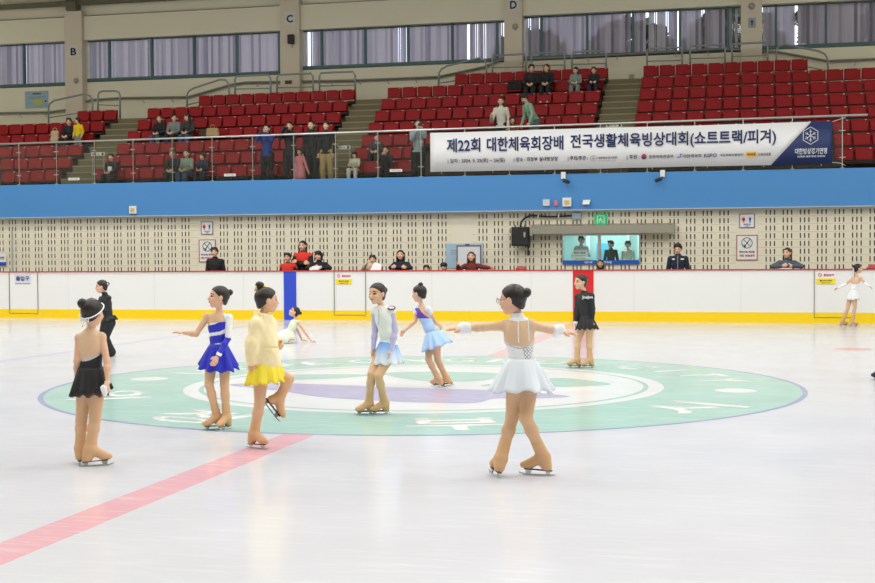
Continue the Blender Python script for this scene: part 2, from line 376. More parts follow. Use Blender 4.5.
    if shoes:
        for q in 'LR':
            an, t, up, sd = feet[q]; p = lambda a, b, c: an+(t*a+up*b+sd*c)*k
            sculpt('shoe', [rc(p(-.02, -.03, 0), p(.02, -.035, 0), .034*k, .032*k), rc(p(.02, -.035, 0), p(.11, -.048, 0), .032*k, .024*k)], vox, [shoes], root, cuts=[(p(0, -.066, 0), -up)])
    return dict(R=R, g=g, hfr=hfr, J=J, fr=fr, Sm=Sm, feet=feet)

def skirt(name, m, root, c, axis, r0, r1, L, folds=14, amp=.1, ell=.8, f=(0, -1), dip=None, rows=9, seg=84, tilt=0, thick=.003, ruff=.0, spread=None):
    """flared skirt hanging from waist point c along -axis; dip(theta)->extra length factor, spread(theta)->radius factor; theta 0 = front"""
    ax = nrm(axis); f = V(f[0], f[1], 0); f = nrm(f-ax*np.dot(f, ax)); s = np.cross(f, ax); v = []; fc = []
    for i in range(rows+1):
        t = i/rows
        for j in range(seg):
            th = 2*PI*j/seg; d = 1.+(dip(th) if dip else 0); q = spread(th) if spread else 1.
            r = r0+(r1*q-r0)*(t**.85); w = 1+amp*t*math.sin(folds*th+1.3*math.sin(3*th))+ruff*t*math.sin(folds*2.7*th)
            x = r*w*math.sin(th); y = r*w*ell*math.cos(th) if i else r*ell*math.cos(th)
            v.append(V(*c)+s*x+f*y-ax*(L*d*t+.012*t*math.cos(folds*th)))
    for i in range(rows):
        for j in range(seg): fc.append((i*seg+j, i*seg+(j+1) % seg, (i+1)*seg+(j+1) % seg, (i+1)*seg+j))
    o = MB().add(v, fc).build(name, m, root, smooth=True)
    md = o.modifiers.new('thickness', 'SOLIDIFY'); md.thickness = thick; return o
# ================================================================== THE HALL
CREAM = mat('cream_wall_paint', (228, 222, 200), .8, var=.03, scale=2); CREAM2 = mat('column_paint', (214, 202, 184), .8, var=.03, scale=2)
TILE = mat('acoustic_block', (240, 232, 212), .8, var=.04, scale=3); SLOT = mat('slot_dark', (104, 92, 74), .9); JOINT = mat('block_joint', (176, 164, 138), .9)
BLANK = mat('smooth_pilaster', (240, 232, 214), .75, var=.02)
BLUE = mat('blue_fascia_paint', (74, 142, 208), .55, var=.02, scale=1.5)
BWHITE = mat('rink_board_white', (238, 239, 238), .35, var=.015, scale=2); YEL = mat('kick_plate_yellow', (252, 214, 8), .4, var=.03); REDC = mat('red_cap', (196, 48, 48), .5)
STRIPE_B = mat('stripe_blue', (48, 78, 206), .4); STRIPE_R = mat('stripe_red', (214, 36, 40), .4); SEAM = mat('seam_grey', (150, 150, 152), .6)
STEP = mat('stand_concrete', (116, 108, 82), .85, var=.08, scale=3, bump=.1); STEPD = mat('stand_floor_dark', (74, 66, 54), .9, var=.1)
SEATR = mat('seat_red_plastic', (146, 8, 17), .6, var=.08, scale=3, spec=.3); SEATD = mat('seat_bracket_dark', (36, 22, 22), .6); TAGW = mat('number_plate', (225, 200, 190), .5)
TEAL = mat('teal_window_frame', (70, 100, 102), .5); RAILG = mat('grey_tube_rail', (140, 146, 146), .4, metal=.3); CHROME = mat('stainless', (205, 208, 208), .25, metal=.9)
WHITEP = mat('white_plastic', (236, 236, 230), .4); BLACKP = mat('black_plastic', (28, 28, 30), .45); GREYP = mat('grey_plastic', (170, 170, 168), .5)
NAVY = mat('navy_ink', (30, 48, 112), .6, var=.02); REDI = mat('red_ink', (206, 30, 44), .6); BLUEI = mat('blue_ink', (40, 84, 196), .6); INK = mat('black_ink', (36, 36, 44), .6)
PAPER = mat('white_paper', (240, 240, 240), .7, var=.01); YSIGN = mat('yellow_sign', (246, 222, 20), .6); PINK = mat('pink_ink', (220, 60, 110), .6)
ICE = ice_mat('ice', (219, 220, 227)); OLIVE = mat('olive_steel', (104, 100, 82), .6); CEIL = mat('ceiling_panel', (190, 190, 168), .8)
FLOORC = mat('corridor_floor', (150, 150, 148), .7)

# floor and ice
box('floor_ice', (-32, -15, -.1), (32, 15, 0), ICE, kind='structure')
box('floor_corridor', (-32, 15.0, -.12), (32, 18.72, -.0), FLOORC, kind='structure')
box('floor_near', (-32, -30, -.12), (32, -15.0, 0), FLOORC, kind='structure')

# markings painted in the ice
G_ = ice_mat('ice_green', (174, 212, 200)); PU = ice_mat('ice_purple', (188, 182, 216)); PK = ice_mat('ice_pink_line', (234, 180, 190)); WH = ice_mat('ice_white', (236, 238, 240)); BL = ice_mat('ice_pale_blue_line', (205, 202, 232)); EDG = ice_mat('ice_blue_edge', (160, 168, 204))
def disc(name, r0, r1, z, m, parent=None, n=160, c=(0, 0)):
    v = []; f = []
    for i in range(n):
        a = 2*PI*i/n; v += [(c[0]+r1*math.cos(a), c[1]+r1*math.sin(a), z), (c[0]+r0*math.cos(a), c[1]+r0*math.sin(a), z)]
    if r0 <= 0:
        v = [p for p in v[::2]]; f = [tuple(range(n))]
    else: f = [(2*i, (2*i+2) % (2*n), (2*i+3) % (2*n), 2*i+1) for i in range(n)]
    return MB().add(v, f).build(name, m, parent)
logo = empty('centre_ice_emblem', (.0, 0, 0)); tag(logo, 'large round green city emblem with white lettering painted on the ice', 'ice marking')
disc('edge_ring', 4.44, 4.5, .0012, EDG, logo); disc('green_ring', 2.88, 4.45, .001, G_, logo); disc('white_disc', 0, 2.9, .0006, WH, logo); disc('thin_green_circle', 2.64, 2.70, .0016, G_, logo)
def spl(pts, n=8):      # closed Catmull-Rom
    out = []; k = len(pts)
    for i in range(k):
        p0, p1, p2, p3 = [np.array(pts[(i+j-1) % k], float) for j in range(4)]
        for t in np.linspace(0, 1, n, endpoint=False): out.append(.5*((2*p1)+(-p0+p2)*t+(2*p0-5*p1+4*p2-p3)*t*t+(-p0+3*p1-3*p2+p3)*t**3))
    return out
def blot(name, pts, z, m):
    P = spl(pts); MB().add([(p[0], p[1], z) for p in P], [tuple(range(len(P)))]).build(name, m, logo)
blot('purple_swoosh', [(-2.35, -.45), (-1.94, -.12), (-1.12, -.2), (.31, -.42), (1.1, -.5), (1.9, -.95), (1.67, -1.22), (1.17, -1.35), (1.02, -1.8), (.65, -1.87), (-.03, -1.8), (-.81, -1.54), (-1.48, -1.01)], .0016, PU)
blot('green_leaf', [(.7, -.03), (.95, .6), (1.5, 1.15), (2.06, .72), (2.2, .37), (1.66, .03), (1.1, .0)], .0016, G_)
blot('green_leaf', [(-2.2, .9), (-1.5, 1.15), (-1.0, 1.15), (-1.3, .62), (-2.0, .3)], .0016, G_)
blot('green_leaf', [(-.91, 1.45), (-.21, 1.75), (.64, 1.6), (.65, .75), (.11, .37), (-.52, .8)], .0016, G_)
disc('white_dot', 0, .24, .0018, WH, logo, 40, (3.7, -.03)); disc('white_dot', 0, .24, .0018, WH, logo, 40, (-3.68, .1))
for ch, a in (('의', -152), ('정', -113), ('부', -71), ('시', -29)):
    r = math.radians(a); text('lettering', ch, WH, logo, (3.72*math.cos(r), 3.72*math.sin(r), .0018), w=.98, h=.92, bold=.018, depth=.0006, rot=(0, 0, r+PI/2))
for i, ch in enumerate('UIJEONGBU CITY'):
    if ch == ' ': continue
    a = math.radians(162-i*11.); text('lettering', ch, WH, logo, (3.72*math.cos(a), 3.72*math.sin(a), .0018), w=.13 if ch == 'I' else .5, h=.62, bold=.02, depth=.0006, rot=(0, 0, a-PI/2))
tag(MB().box((-.15, -15, 0), (.15, -4.5, .0012)).build('centre_line', PK), 'wide faded pink centre line running across the ice', 'ice marking')
tag(MB().box((-.15, 4.5, 0), (.15, 15, .0012)).build('centre_line', PK), 'far stretch of pink centre line between emblem and red board stripe', 'ice marking')
tag(MB().box((-7.32, -15, 0), (-7.10, 15, .0011)).build('blue_line', BL), 'thin pale blue line crossing the ice behind the black-clad skaters', 'ice marking')
tag(disc('faceoff_spot', 0, .3, .0012, ice_mat('ice_red_spot', (232, 160, 156)), c=(5.47, 6.95), n=40), 'small red spot on the ice at the right side', 'ice marking')

# dasher boards
BY = 15.
wb = MB().box((-32, BY, .235), (32, BY+.10, 1.185)).build('wall_boards', BWHITE); tag(wb, 'white rink boards with yellow kick plate and red cap', 'rink boards', kind='structure')
MB().box((-32, BY-.012, .0), (32, BY+.10, .235)).build('kick_plate', YEL, wb)
MB().box((-32, BY-.03, 1.185), (32, BY+.16, 1.212)).build('cap_rail', REDC, wb, bevel=.006)
for m_, x0, x1, n_ in ((STRIPE_B, -7.34, -7.02, 'blue_stripe'), (STRIPE_R, -.21, .27, 'red_stripe')):
    MB().box((x0, BY-.016, .0), (x1, BY+.02, 1.183)).build(n_, m_, wb)
for x in list(np.arange(-30, 31, 2.4)):
    MB().box((x, BY-.0015, .24), (x+.008, BY+.01, 1.184)).build('panel_seam', mat('faint_seam', (214, 215, 214), .5), wb)
dn = 0
for x0, x1 in ((-14.88, -14.05), (-6.05, -5.24), (5.19, 6.06)):
    dn += 1; d = MB()
    for a, b in (((x0, BY-.018, .12), (x0+.012, BY+.01, 1.18)), ((x1-.012, BY-.018, .12), (x1, BY+.01, 1.18)), ((x0, BY-.018, .12), (x1, BY+.01, .132))): d.box(a, b)
    o = d.build('door_%d' % dn, mat('gate_gap', (120, 112, 96), .7)); tag(o, kind='structure')
    MB().box((x1-.03, BY-.03, .11), (x1+.0, BY+.01, .15)).build('hinge', GREYP, o)
def sign(name, x0, z0, x1, z1, Y, m, label, group=None, border=None, cat='sign'):
    cx, cz = (x0+x1)/2, (z0+z1)/2; o = empty(name, (cx, Y, cz), label, cat, group); w, h = abs(x1-x0), abs(z1-z0)
    MB().box((-w/2, -.008, -h/2), (w/2, .0, h/2)).build('panel', m, o)
    if border:
        b = .018; q = MB()
        for s_ in (-1, 1):
            q.box((s_*w/2-b/2, -.014, -h/2-b/2), (s_*w/2+b/2, -.002, h/2+b/2)); q.box((-w/2-b/2, -.014, s_*h/2-b/2), (w/2+b/2, -.002, s_*h/2+b/2))
        q.build('frame', border, o)
    return o, w, h
o, w, h = sign('gate_sign', -14.72, .88, -14.25, 1.14, BY, mat('pale_sign', (214, 218, 232), .5), 'small pale board sign with dark blue Korean word on left gate')
text('lettering', '출입구', NAVY, o, (0, -.012, .02), w=.38, h=.12, bold=.02); MB().box((-.21, -.011, -.12), (.21, -.008, -.105)).build('underline', mat('brown_rule', (170, 110, 90)), o)
for x, lb in ((-6.0, 'yellow and white warning sign on the middle gate of the boards'), (5.24, 'yellow and white warning sign on the right gate beside skater in white')):
    o, w, h = sign('warning_sign', x, .87, x+.41, 1.15, BY, PAPER, lb, 'warning signs on the gates')
    MB().box((-w/2, -.012, -h/2), (w/2, -.008, -.01)).build('yellow_panel', YSIGN, o)
    text('lettering', '출입금지', PINK, o, (.06, -.012, .065), w=.22, h=.055, bold=.03); text('lettering', '올라가지 마세요', INK, o, (0, -.015, -.06), w=.26, h=.032, bold=.02); text('lettering', '위험 주의', INK, o, (0, -.015, -.11), w=.2, h=.022)
    q = MB().tube([(-.13+.038*math.cos(t), -.013, .068+.038*math.sin(t)) for t in np.linspace(0, 2*PI, 20)[:-1]], .005, 6, closed=True); q.tube([(-.155, -.013, .093), (-.105, -.013, .043)], .004, 6); q.build('prohibition_mark', REDI, o)

# acoustic block wall with slots (real recesses)
TY = 18.7; WX0, WX1, WZ0, WZ1 = -.96, 1.0, 1.36, 2.05
xs = set([-22., 10.]); slots = []
blanks = [(-11.23, -10.73), (-3.95, -3.40), (3.44, 3.98)]; bl_e = [-22.0]+[v for b in blanks for v in b]+[10.]
for a, b in zip(bl_e[0::2], bl_e[1::2]):
    n = int((b-a)/.4165); off = (b-a-n*.4165)/2
    for i in range(n):
        cxx = a+off+(i+.5)*.4165
        for j in (-1, 0, 1): slots.append((cxx+j*.102-.015, cxx+j*.102+.015))
for a, b in slots: xs.add(round(a, 4)); xs.add(round(b, 4))
for a, b in blanks: xs.add(a); xs.add(b)
xs |= {WX0, WX1}; xs = sorted(xs); zs = [0., WZ0, WZ1, 2.75]; rows = []
for i in range(9): z = 2.53-.1965*i; rows.append((z-.0, z+.125)); zs += [z, z+.125]
zs = sorted(set(round(z, 4) for z in zs)); sset = [(round(a, 4), round(b, 4)) for a, b in slots]; smap = {a: b for a, b in sset}
def inrow(z0, z1): return any(a-1e-3 <= z0 and z1 <= b+1e-3 for a, b in rows)
wt = MB(); deep = MB()
sa = np.array([a for a, b in sset]); 
for i in range(len(xs)-1):
    x0, x1 = xs[i], xs[i+1]; xm = (x0+x1)/2; is_s = bool(((sa <= xm) & (sa+.0301 >= xm)).any())
    for j in range(len(zs)-1):
        z0, z1 = zs[j], zs[j+1]; win = WX0 <= xm <= WX1 and WZ0 <= (z0+z1)/2 <= WZ1
        if win: continue
        if is_s and inrow(z0, z1): wt.box((x0, TY+.05, z0), (x1, TY+.055, z1), 1)
        else: wt.add([(x0, TY, z0), (x1, TY, z0), (x1, TY, z1), (x0, TY, z1)], [(0, 1, 2, 3)], 2 if any(a-1e-6 <= x0 and x1 <= b+1e-6 for a, b in blanks) else 0)
        if is_s and inrow(z0, z1):
            for p, q in (((x0, z0), (x1, z0)), ((x1, z0), (x1, z1)), ((x1, z1), (x0, z1)), ((x0, z1), (x0, z0))):
                wt.add([(p[0], TY, p[1]), (q[0], TY, q[1]), (q[0], TY+.05, q[1]), (p[0], TY+.05, p[1])], [(0, 1, 2, 3)], 1)
me = bpy.data.meshes.new('wall_back_blocks'); me.from_pydata(wt.v, [], wt.f)
for x in (TILE, SLOT, BLANK): me.materials.append(x)
for p, i in zip(me.polygons, wt.m): p.material_index = i
wall_t = bpy.data.objects.new('wall_back_blocks', me); link(wall_t); tag(wall_t, kind='structure')
jm = MB()
for i in range(9):
    z = 2.493-.1965*i
    for a, b in zip(bl_e[0::2], bl_e[1::2]):
        for c, d in ([(a, b)] if not (z < 2.1 and a < WX0 < b) else [(a, WX0), (WX1, b)]): jm.box((c, TY-.0015, z), (d, TY+.002, z+.005))
jm.build('block_joints', JOINT, wall_t)

# control room behind the window
CYAN = mat('control_room_wall', (176, 208, 206), .8); r = MB()
r.box((-1.3, 20.9, .6), (1.4, 21, 2.9)).box((-1.4, TY+.06, .6), (-1.3, 21, 2.9)).box((1.4, TY+.06, .6), (1.5, 21, 2.9)).box((-1.4, TY+.06, .5), (1.5, 21, .6)).box((-1.4, TY+.06, 2.6), (1.5, 21, 2.7))
tag(r.build('wall_control_room', CYAN), kind='structure')
ca = bpy.data.lights.new('control_room_lamp', 'AREA'); ca.energy = 42; ca.size = 1.6; ca.size_y = .9; ca.shape = 'RECTANGLE'; ca.color = (.85, 1., .98)
o = bpy.data.objects.new('control_room_lamp', ca); COL.objects.link(o); o.location = (0, 20.0, 2.55)
wf = MB(); t = .045
wf.box((WX0-t, TY-.03, WZ0-t), (WX1+t, TY+.06, WZ0)).box((WX0-t, TY-.03, WZ1), (WX1+t, TY+.06, WZ1+t)).box((WX0-t, TY-.03, WZ0), (WX0, TY+.06, WZ1)).box((WX1, TY-.03, WZ0), (WX1+t, TY+.06, WZ1)).box((-.06, TY-.035, WZ0), (.02, TY+.06, WZ1))
wn = wf.build('window_1', CHROME, bevel=.004); tag(wn, kind='structure')
GL = glass_mat('clear_window_glass', (.94, .98, .97), .02)
MB().box((WX0, TY+.015, WZ0), (WX1, TY+.022, WZ1)).build('window_pane', GL, wn)
for x0, x1, lb, tx in ((-.97, -.075, 'blue strip sign under the left control room pane', 'NOTICE'), (.035, 1.0, 'blue strip sign under the right control room pane', 'ICE RINK')):
    o, w, h = sign('window_sill_sign', x0, 1.30, x1, 1.41, TY-.04, mat('blue_strip', (30, 90, 190), .5), lb, 'blue strip signs under the control window')
    text('lettering', '안내' if x0 < -.5 else '방송실', WHITEP, o, (.22 if x0 < -.5 else -.32, -.012, 0), w=.2, h=.06, bold=.03)
pb = box('noticeboard', (-.32, 20.6, 1.42), (.1, 20.66, 1.86), mat('sky_panel', (90, 176, 214), .6), label='blue notice panel hanging inside the control room', cat='notice board')
for x, sx in ((-.62, .1), (.5, .05), (.78, .06)):
    tag(MB().box((x, 20.75, 1.45), (x+sx, 20.8, 2.6)).build('wall_post', mat('pale_post', (220, 240, 238), .5)), kind='structure')

# canopy, speaker, conduit, exit sign, lamps, cameras
cn = empty('canopy', (.065, 18.3, 2.2), 'long brushed steel canopy above the control room window', 'canopy')
MB().poly([(-1.85, 0, -.1), (-1.85, 0, .1), (-1.85, .395, .16), (-1.85, .395, .12)], (3.7, 0, 0)).build('hood', mat('brushed_steel', (176, 172, 162), .35, metal=.75, var=.1, scale=2), cn)
MB().box((1.78, .0, -.14), (1.85, .395, -.09)).box((-1.85, 0, -.14), (-1.78, .395, -.09)).build('bracket', GREYP, cn)
sp_ = empty('loudspeaker', (-2.04, 18.4, 2.04), 'black wall loudspeaker beside the steel canopy', 'speaker')
MB().box((-.23, -.12, -.25), (.23, .18, .25)).build('cabinet', BLACKP, sp_, bevel=.02); MB().box((-.2, -.13, -.22), (.2, -.12, .22)).build('grille', mat('speaker_grille', (44, 44, 46), .8, bump=.4, scale=90), sp_)
MB().box((.10, -.135, -.02), (.15, -.125, .11)).build('badge', CHROME, sp_)
MB().box((-.05, .18, -.2), (.05, .295, .2)).build('wall_bracket', BLACKP, sp_)
MB().box((.18, -.05, -.5), (.22, .0, -.25)).box((-.16, -.02, .25), (-.13, .02, .3)).box((.1, -.02, .25), (.13, .02, .3)).build('mounting_stub', BLACKP, sp_)
cp = empty('cable_conduit', (-1.5, 18.6, 2.55), 'black flexible cable duct curving from grey box down to the loudspeaker', 'cable duct')
MB().tube([(-.56, -.1, -.26), (-.55, -.06, -.13), (-.47, 0, -.03), (-.33, 0, .035), (-.15, 0, .03), (.1, 0, .0), (.4, 0, .0), (.68, 0, .02), (.8, 0, .02)], .026, 10).build('duct', mat('black_duct', (24, 24, 26), .5), cp, smooth=True)
for x in (-.12, .42): MB().box((x, -.035, -.025), (x+.025, .09, .055)).build('clip', WHITEP, cp)
MB().box((.78, -.04, -.06), (1.02, .09, .10)).build('junction_box', mat('junction_grey', (150, 168, 184), .5), cp, bevel=.01)
ex = empty('exit_sign', (.025, 18.58, 2.46), 'green emergency exit sign with running figure above the steel canopy', 'exit sign')
EXG = mat('exit_green', (20, 160, 100), .5, emit=.5); MB().box((-.16, 0, -.14), (.16, .12, .14)).build('housing', EXG, ex, bevel=.01)
q = MB().box((-.09, -.006, .09), (.10, 0, .105)).box((-.09, -.006, -.10), (-.075, 0, .105)).box((.085, -.006, -.10), (.10, 0, .105)).tube([(0.0, -.004, .062), (0.004, -.004, .063)], .02, 8).tube([(0, -.004, .04), (-.01, -.004, -.01), (-.04, -.004, -.04), (-.03, -.004, -.09)], .011, 6).tube([(-.01, -.004, -.01), (.03, -.004, -.04), (.06, -.004, -.08)], .010, 6).tube([(-.05, -.004, .0), (0, -.004, .03), (.045, -.004, 0)], .008, 6)
q.build('running_figure', PAPER, ex)
def emlight(x, z, s, lb):
    o = empty('emergency_lamp', (x, 18.5, z), lb, 'lamp'); MB().box((-s/2, -.08, -s/2), (s/2, 0, s/2)).build('housing', WHITEP, o, bevel=.012)
    MB().box((-s*.27, -.095, -s*.25), (s*.27, -.078, s*.2)).build('lens', mat('amber_lens', (214, 188, 120), .4), o); MB().box((-.01, -.05, -s/2-.03), (.01, 0, -s/2)).build('cable_tail', GREYP, o)
emlight(-13.09, 2.89, .215, 'small white square emergency lamp alone on the left of the blue band'); emlight(-.83, 2.92, .23, 'white square emergency lamp on the blue band above the canopy')
o = box('sensor_box', (-1.46, 18.44, 2.83), (-1.28, 18.5, 3.0), mat('pale_box', (214, 214, 220), .5), bevel=.008, label='pale grey square box on blue band, left of the pink alarm', cat='box')
o = box('fire_alarm', (-1.165, 18.45, 2.83), (-1.07, 18.5, 2.96), mat('pink_alarm', (226, 120, 130), .5), bevel=.008, label='small pink fire alarm on the blue band between two white boxes', cat='alarm')
fl_ = empty('floodlight', (-.33, 18.42, 2.91), 'small white tilted floodlight on the blue band above the exit sign', 'lamp', rz=.1)
MB().poly([(-.1, -.06, -.06), (.08, -.06, -.06), (.11, -.02, .06), (-.07, -.02, .06)], (0, .05, 0)).build('housing', WHITEP, fl_); MB().box((-.03, 0, -.02), (.03, .08, .02)).build('bracket', GREYP, fl_)
for x, lb in ((-.92, 'security camera on white bracket below the middle of the banner'), (1.62, 'security camera on white bracket below the right half of the banner')):
    o = empty('security_camera', (x, 18.42, 3.6), lb, 'camera', 'security cameras under the banner'); MB().box((-.06, 0, -.08), (.06, .08, .1)).build('bracket', WHITEP, o, bevel=.01)
    dx = .13 if x < 0 else -.13
    MB().tube([(0, .02, -.06), (dx*.4, -.05, -.14)], .015, 8).build('arm', BLACKP, o); MB().tube([(dx*.2, -.06, -.13), (dx*1.3, -.12, -.18)], .045, 12).build('camera_body', BLACKP, o); MB().tube([(dx*1.3, -.12, -.18), (dx*1.36, -.123, -.183)], .038, 12).build('lens', mat('cam_lens', (60, 60, 70), .1), o)
tag(MB().box((-22, 18.44, 2.700), (10, 18.5, 2.722)).build('trim_1', mat('fascia_edge_trim', (196, 200, 200), .5)), kind='structure')

# wall signs
def toilet(x0, z1, x1, z0, lb):
    o, w, h = sign('toilet_sign', x0, z0, x1, z1, TY-.01, PAPER, lb, 'toilet signs on the block wall', mat('sign_frame', (120, 90, 110), .5))
    for dx, m_, wd in ((-.085, REDI, 1), (.075, BLUEI, 0)):
        q = MB().tube([(dx, -.012, .105), (dx+.001, -.012, .107)], .02, 10).poly([(dx-.032, -.01, .078), (dx+.032, -.01, .078), (dx+(.042 if wd else .02), -.01, -.0), (dx-(.042 if wd else .02), -.01, -.0)], (0, -.004, 0)).box((dx-.018, -.014, -.05), (dx-.004, -.01, .0)).box((dx+.004, -.014, -.05), (dx+.018, -.01, .0))
        q.build('figure_mark', m_, o)
    text('lettering', '화장실', BLUEI, o, (0, -.012, -.09), w=.17, h=.04, bold=.02); text('lettering', 'TOILET', INK, o, (0, -.012, -.135), w=.1, h=.02, bold=.02)
toilet(-11.13, 2.53, -10.79, 2.19, 'small red and blue toilet sign on wall above man in black'); toilet(3.53, 2.56, 3.89, 2.22, 'small red and blue toilet sign on wall at the right')
def stick(x0, z1, x1, z0, lb):
    o, w, h = sign('prohibition_sign', x0, z0, x1, z1, TY-.01, PAPER, lb, 'no hockey stick signs', mat('sign_frame_red', (176, 60, 60), .5))
    c = .12; q = MB().tube([(.13*math.cos(t), -.012, c+.13*math.sin(t)) for t in np.linspace(0, 2*PI, 28)[:-1]], .008, 6, closed=True).tube([(-.09, -.012, c+.09), (.09, -.012, c-.09)], .007, 6).tube([(.08, -.013, c+.1), (-.04, -.013, c-.06), (-.1, -.013, c-.05)], .010, 6).tube([(-.07, -.013, c-.085), (-.03, -.013, c-.085)], .016, 8)
    q.build('crossed_out_stick', INK, o)
    text('lettering', '하키스틱, 퍽사용', INK, o, (0, -.012, -.11), w=.38, h=.055, bold=.03); text('lettering', '개인 연습금지', REDI, o, (0, -.012, -.2), w=.38, h=.055, bold=.03)
stick(-11.2, 2.03, -10.72, 1.42, 'no hockey stick sign with red frame behind the man in black'); stick(3.46, 2.02, 3.96, 1.40, 'no hockey stick sign with red frame below right toilet sign')
o, w, h = sign('notice_poster', -4.11, 1.22, -3.1, 1.87, TY-.02, mat('pale_blue_poster', (172, 200, 222), .6), 'pale blue notice with yellow map on wall behind white easel board')
q = MB(); 
for i in range(3): q.box((-.38, -.011, .14-.05*i), (-.12, -.008, .155-.05*i))
q.build('text_lines', mat('poster_lines', (120, 160, 190), .6), o); MB().poly([(.02+.14*math.cos(t), -.009, -.05+.17*math.sin(t)*(1+.2*math.cos(3*t))) for t in np.linspace(0, 2*PI, 14)[:-1]], (0, -.003, 0)).build('map_shape', mat('map_yellow', (204, 212, 120), .6), o)
MB().box((.02, -.012, .24), (.14, -.008, .31)).box((-.22, -.012, -.12), (-.14, -.008, -.06)).build('logo_mark', NAVY, o)
eb = empty('easel_board', (-3.38, 18.2, 0), 'white board in brown frame on an easel behind the long-haired woman', 'board')
MB().box((-.31, -.01, 1.0), (.31, .01, 1.79)).build('panel', mat('easel_white', (226, 230, 238), .5), eb); q = MB()
for a, b in (((-.33, -.02, .98), (-.30, .02, 1.81)), ((.30, -.02, .98), (.33, .02, 1.81)), ((-.33, -.02, 1.79), (.33, .02, 1.82)), ((-.33, -.02, .96), (.33, .02, 1.0))): q.box(a, b)
q.build('frame', mat('brown_frame', (140, 92, 90), .5), eb)
for x in (-.28, .28): MB().tube([(x, 0, 1.0), (x, -.1, 0)], .014, 8).build('leg', GREYP, eb)
MB().tube([(0, .02, 1.0), (0, .22, 0)], .014, 8).build('leg', GREYP, eb)
o, w, h = sign('gate_sign', -17.65, 1.44, -17.22, 1.68, TY-.05, PAPER, 'white sign with blue foot cut by the left edge of the photo')
MB().box((-w/2, -.012, -h/2-.1), (w/2, -.006, -h/2)).build('blue_foot', BLUEI, o); text('lettering', '금연', INK, o, (.05, -.012, 0), w=.2, h=.08, bold=.02)
tag(MB().tube([(-16.93, 18.5, 0), (-16.93, 18.5, 2.35)], .025, 10).build('standing_pole', mat('pole_grey', (176, 186, 184), .4)), 'thin grey pole standing before the block wall at far left', 'pole')

# balcony fascia + stand
FYs = 18.5
tag(MB().box((-24, FYs, 2.72), (10.5, FYs+.22, 3.655)).build('wall_fascia', BLUE), kind='structure')
Y1, Z1, RR, RD = 19.8, 4.2085, .429, .6976
def tilt(x): return .0045*(x+5)
def fl(k): return Z1+RR*(k-1)-.75            # floor of row k
st = MB(); st.box((-24, FYs+.22, 2.6), (10.5, Y1+.25, fl(1)))
for xa_, xb_, kk in ((-24, -17.9, 5), (-17.9, -15.5, 6), (-15.5, -13.6, 6), (-13.6, -7.7, 7), (-7.7, -5.4, 7), (-5.4, 5.5, 8), (5.5, 10.5, 7)):
    for k in range(2, kk+1): st.box((xa_, Y1+RD*(k-2)+.25, 2.6), (xb_, Y1+RD*(k-1)+.25, fl(k)))
stand = st.build('floor_stand', STEPD); tag(stand, kind='structure')
YR = 26.2; wk = MB()
for a, b, k in ((-24, -17.9, 5), (-17.9, -13.6, 6), (-13.6, -5.4, 7), (-5.4, 5.5, 8), (5.5, 10.5, 7)):
    wk.box((a, Y1+RD*(k-1)+.25, 2.6), (b, YR, fl(k)+.40))
tag(wk.build('floor_walkway', STEP), kind='structure')
AISLES = ((-16.08, -14.98), (-8.24, -7.22), (-.46, .60))
for i, (a, b) in enumerate(AISLES):
    q = MB(); y = Y1-.35; z = fl(1); top = {0: 6, 1: 7, 2: 8}[i]; n = 2*(top-1)+3
    for j in range(n): q.box((a, y+.349*j, 2.7), (b, y+.349*(j+1)+.002, min(z+.2145*(j+1), fl(top)+.40)))
    for j in range(0, n): q.box((a, y+.349*j-.012, z+.2145*(j+1)-.035) if z+.2145*(j+1) < fl(top)+.4 else (a, y+.349*j, z), (b, y+.349*j+.02, z+.2145*(j+1)) if z+.2145*(j+1) < fl(top)+.4 else (a+.01, y+.349*j+.01, z+.01), 1)
    tag(q.build('floor_stair_%d' % (i+1), [STEP, mat('stair_nosing', (150, 140, 108), .8)]), kind='structure')

# seats: one built, the rest copied with their parts
def seat_proto(open_):
    r = empty('stadium_seat', (0, 0, -50)); w = .229
    v = []; f = []; n = 8
    for i in range(n+1):                                 # gently dished backrest with rounded top corners
        u = -1+2*i/n; x = u*w; dish = .03*u*u; tz = -.015*abs(u)**6
        for (y, z) in ((-.02-dish+.03, -.332), (-.0-dish+.03, 0+tz), (.035-dish+.03, -.005+tz), (.015-dish+.03, -.332)): v.append((x, y, z))
    for i in range(n):
        for j in range(4): f.append((4*i+j, 4*i+(j+1) % 4, 4*i+4+(j+1) % 4, 4*i+4+j))
    f += [(0, 1, 2, 3), (4*n+3, 4*n+2, 4*n+1, 4*n)]
    MB().add(v, f).build('backrest', SEATR, r, bevel=0.)
    v = []
    if open_: q = MB().box((-w+.02, -.42, -.33), (w-.02, -.02, -.29))
    else: q = MB().poly([(-w+.012, -.055, -.075), (w-.012, -.055, -.075), (w-.03, -.10, -.33), (-w+.03, -.10, -.33)], (0, .035, 0))
    q.build('seat_pan', SEATR, r, bevel=.012)
    MB().box((-w-.004, -.06, -.45), (-w+.012, .05, -.32)).box((w-.012, -.06, -.45), (w+.004, .05, -.32)).box((-w, -.03, -.42), (w, .03, -.36)).build('bracket', SEATD, r)
    MB().box((w-.10, -.022 if open_ else -.022, -.035), (w-.045, -.002, -.018)).build('number_plate', TAGW, r)
    return r
def copy_tree(o):
    c = o.copy(); COL.objects.link(c)
    for ch in o.children:
        d = ch.copy(); COL.objects.link(d); d.parent = c
    return c
SP = (seat_proto(False), seat_proto(True)); used = [False, False]
ORD = ['first', 'second', 'third', 'fourth', 'fifth', 'sixth', 'seventh', 'eighth', 'ninth', 'tenth', 'eleventh', 'twelfth', 'thirteenth', 'fourteenth', 'fifteenth', 'sixteenth', 'seventeenth', 'eighteenth']
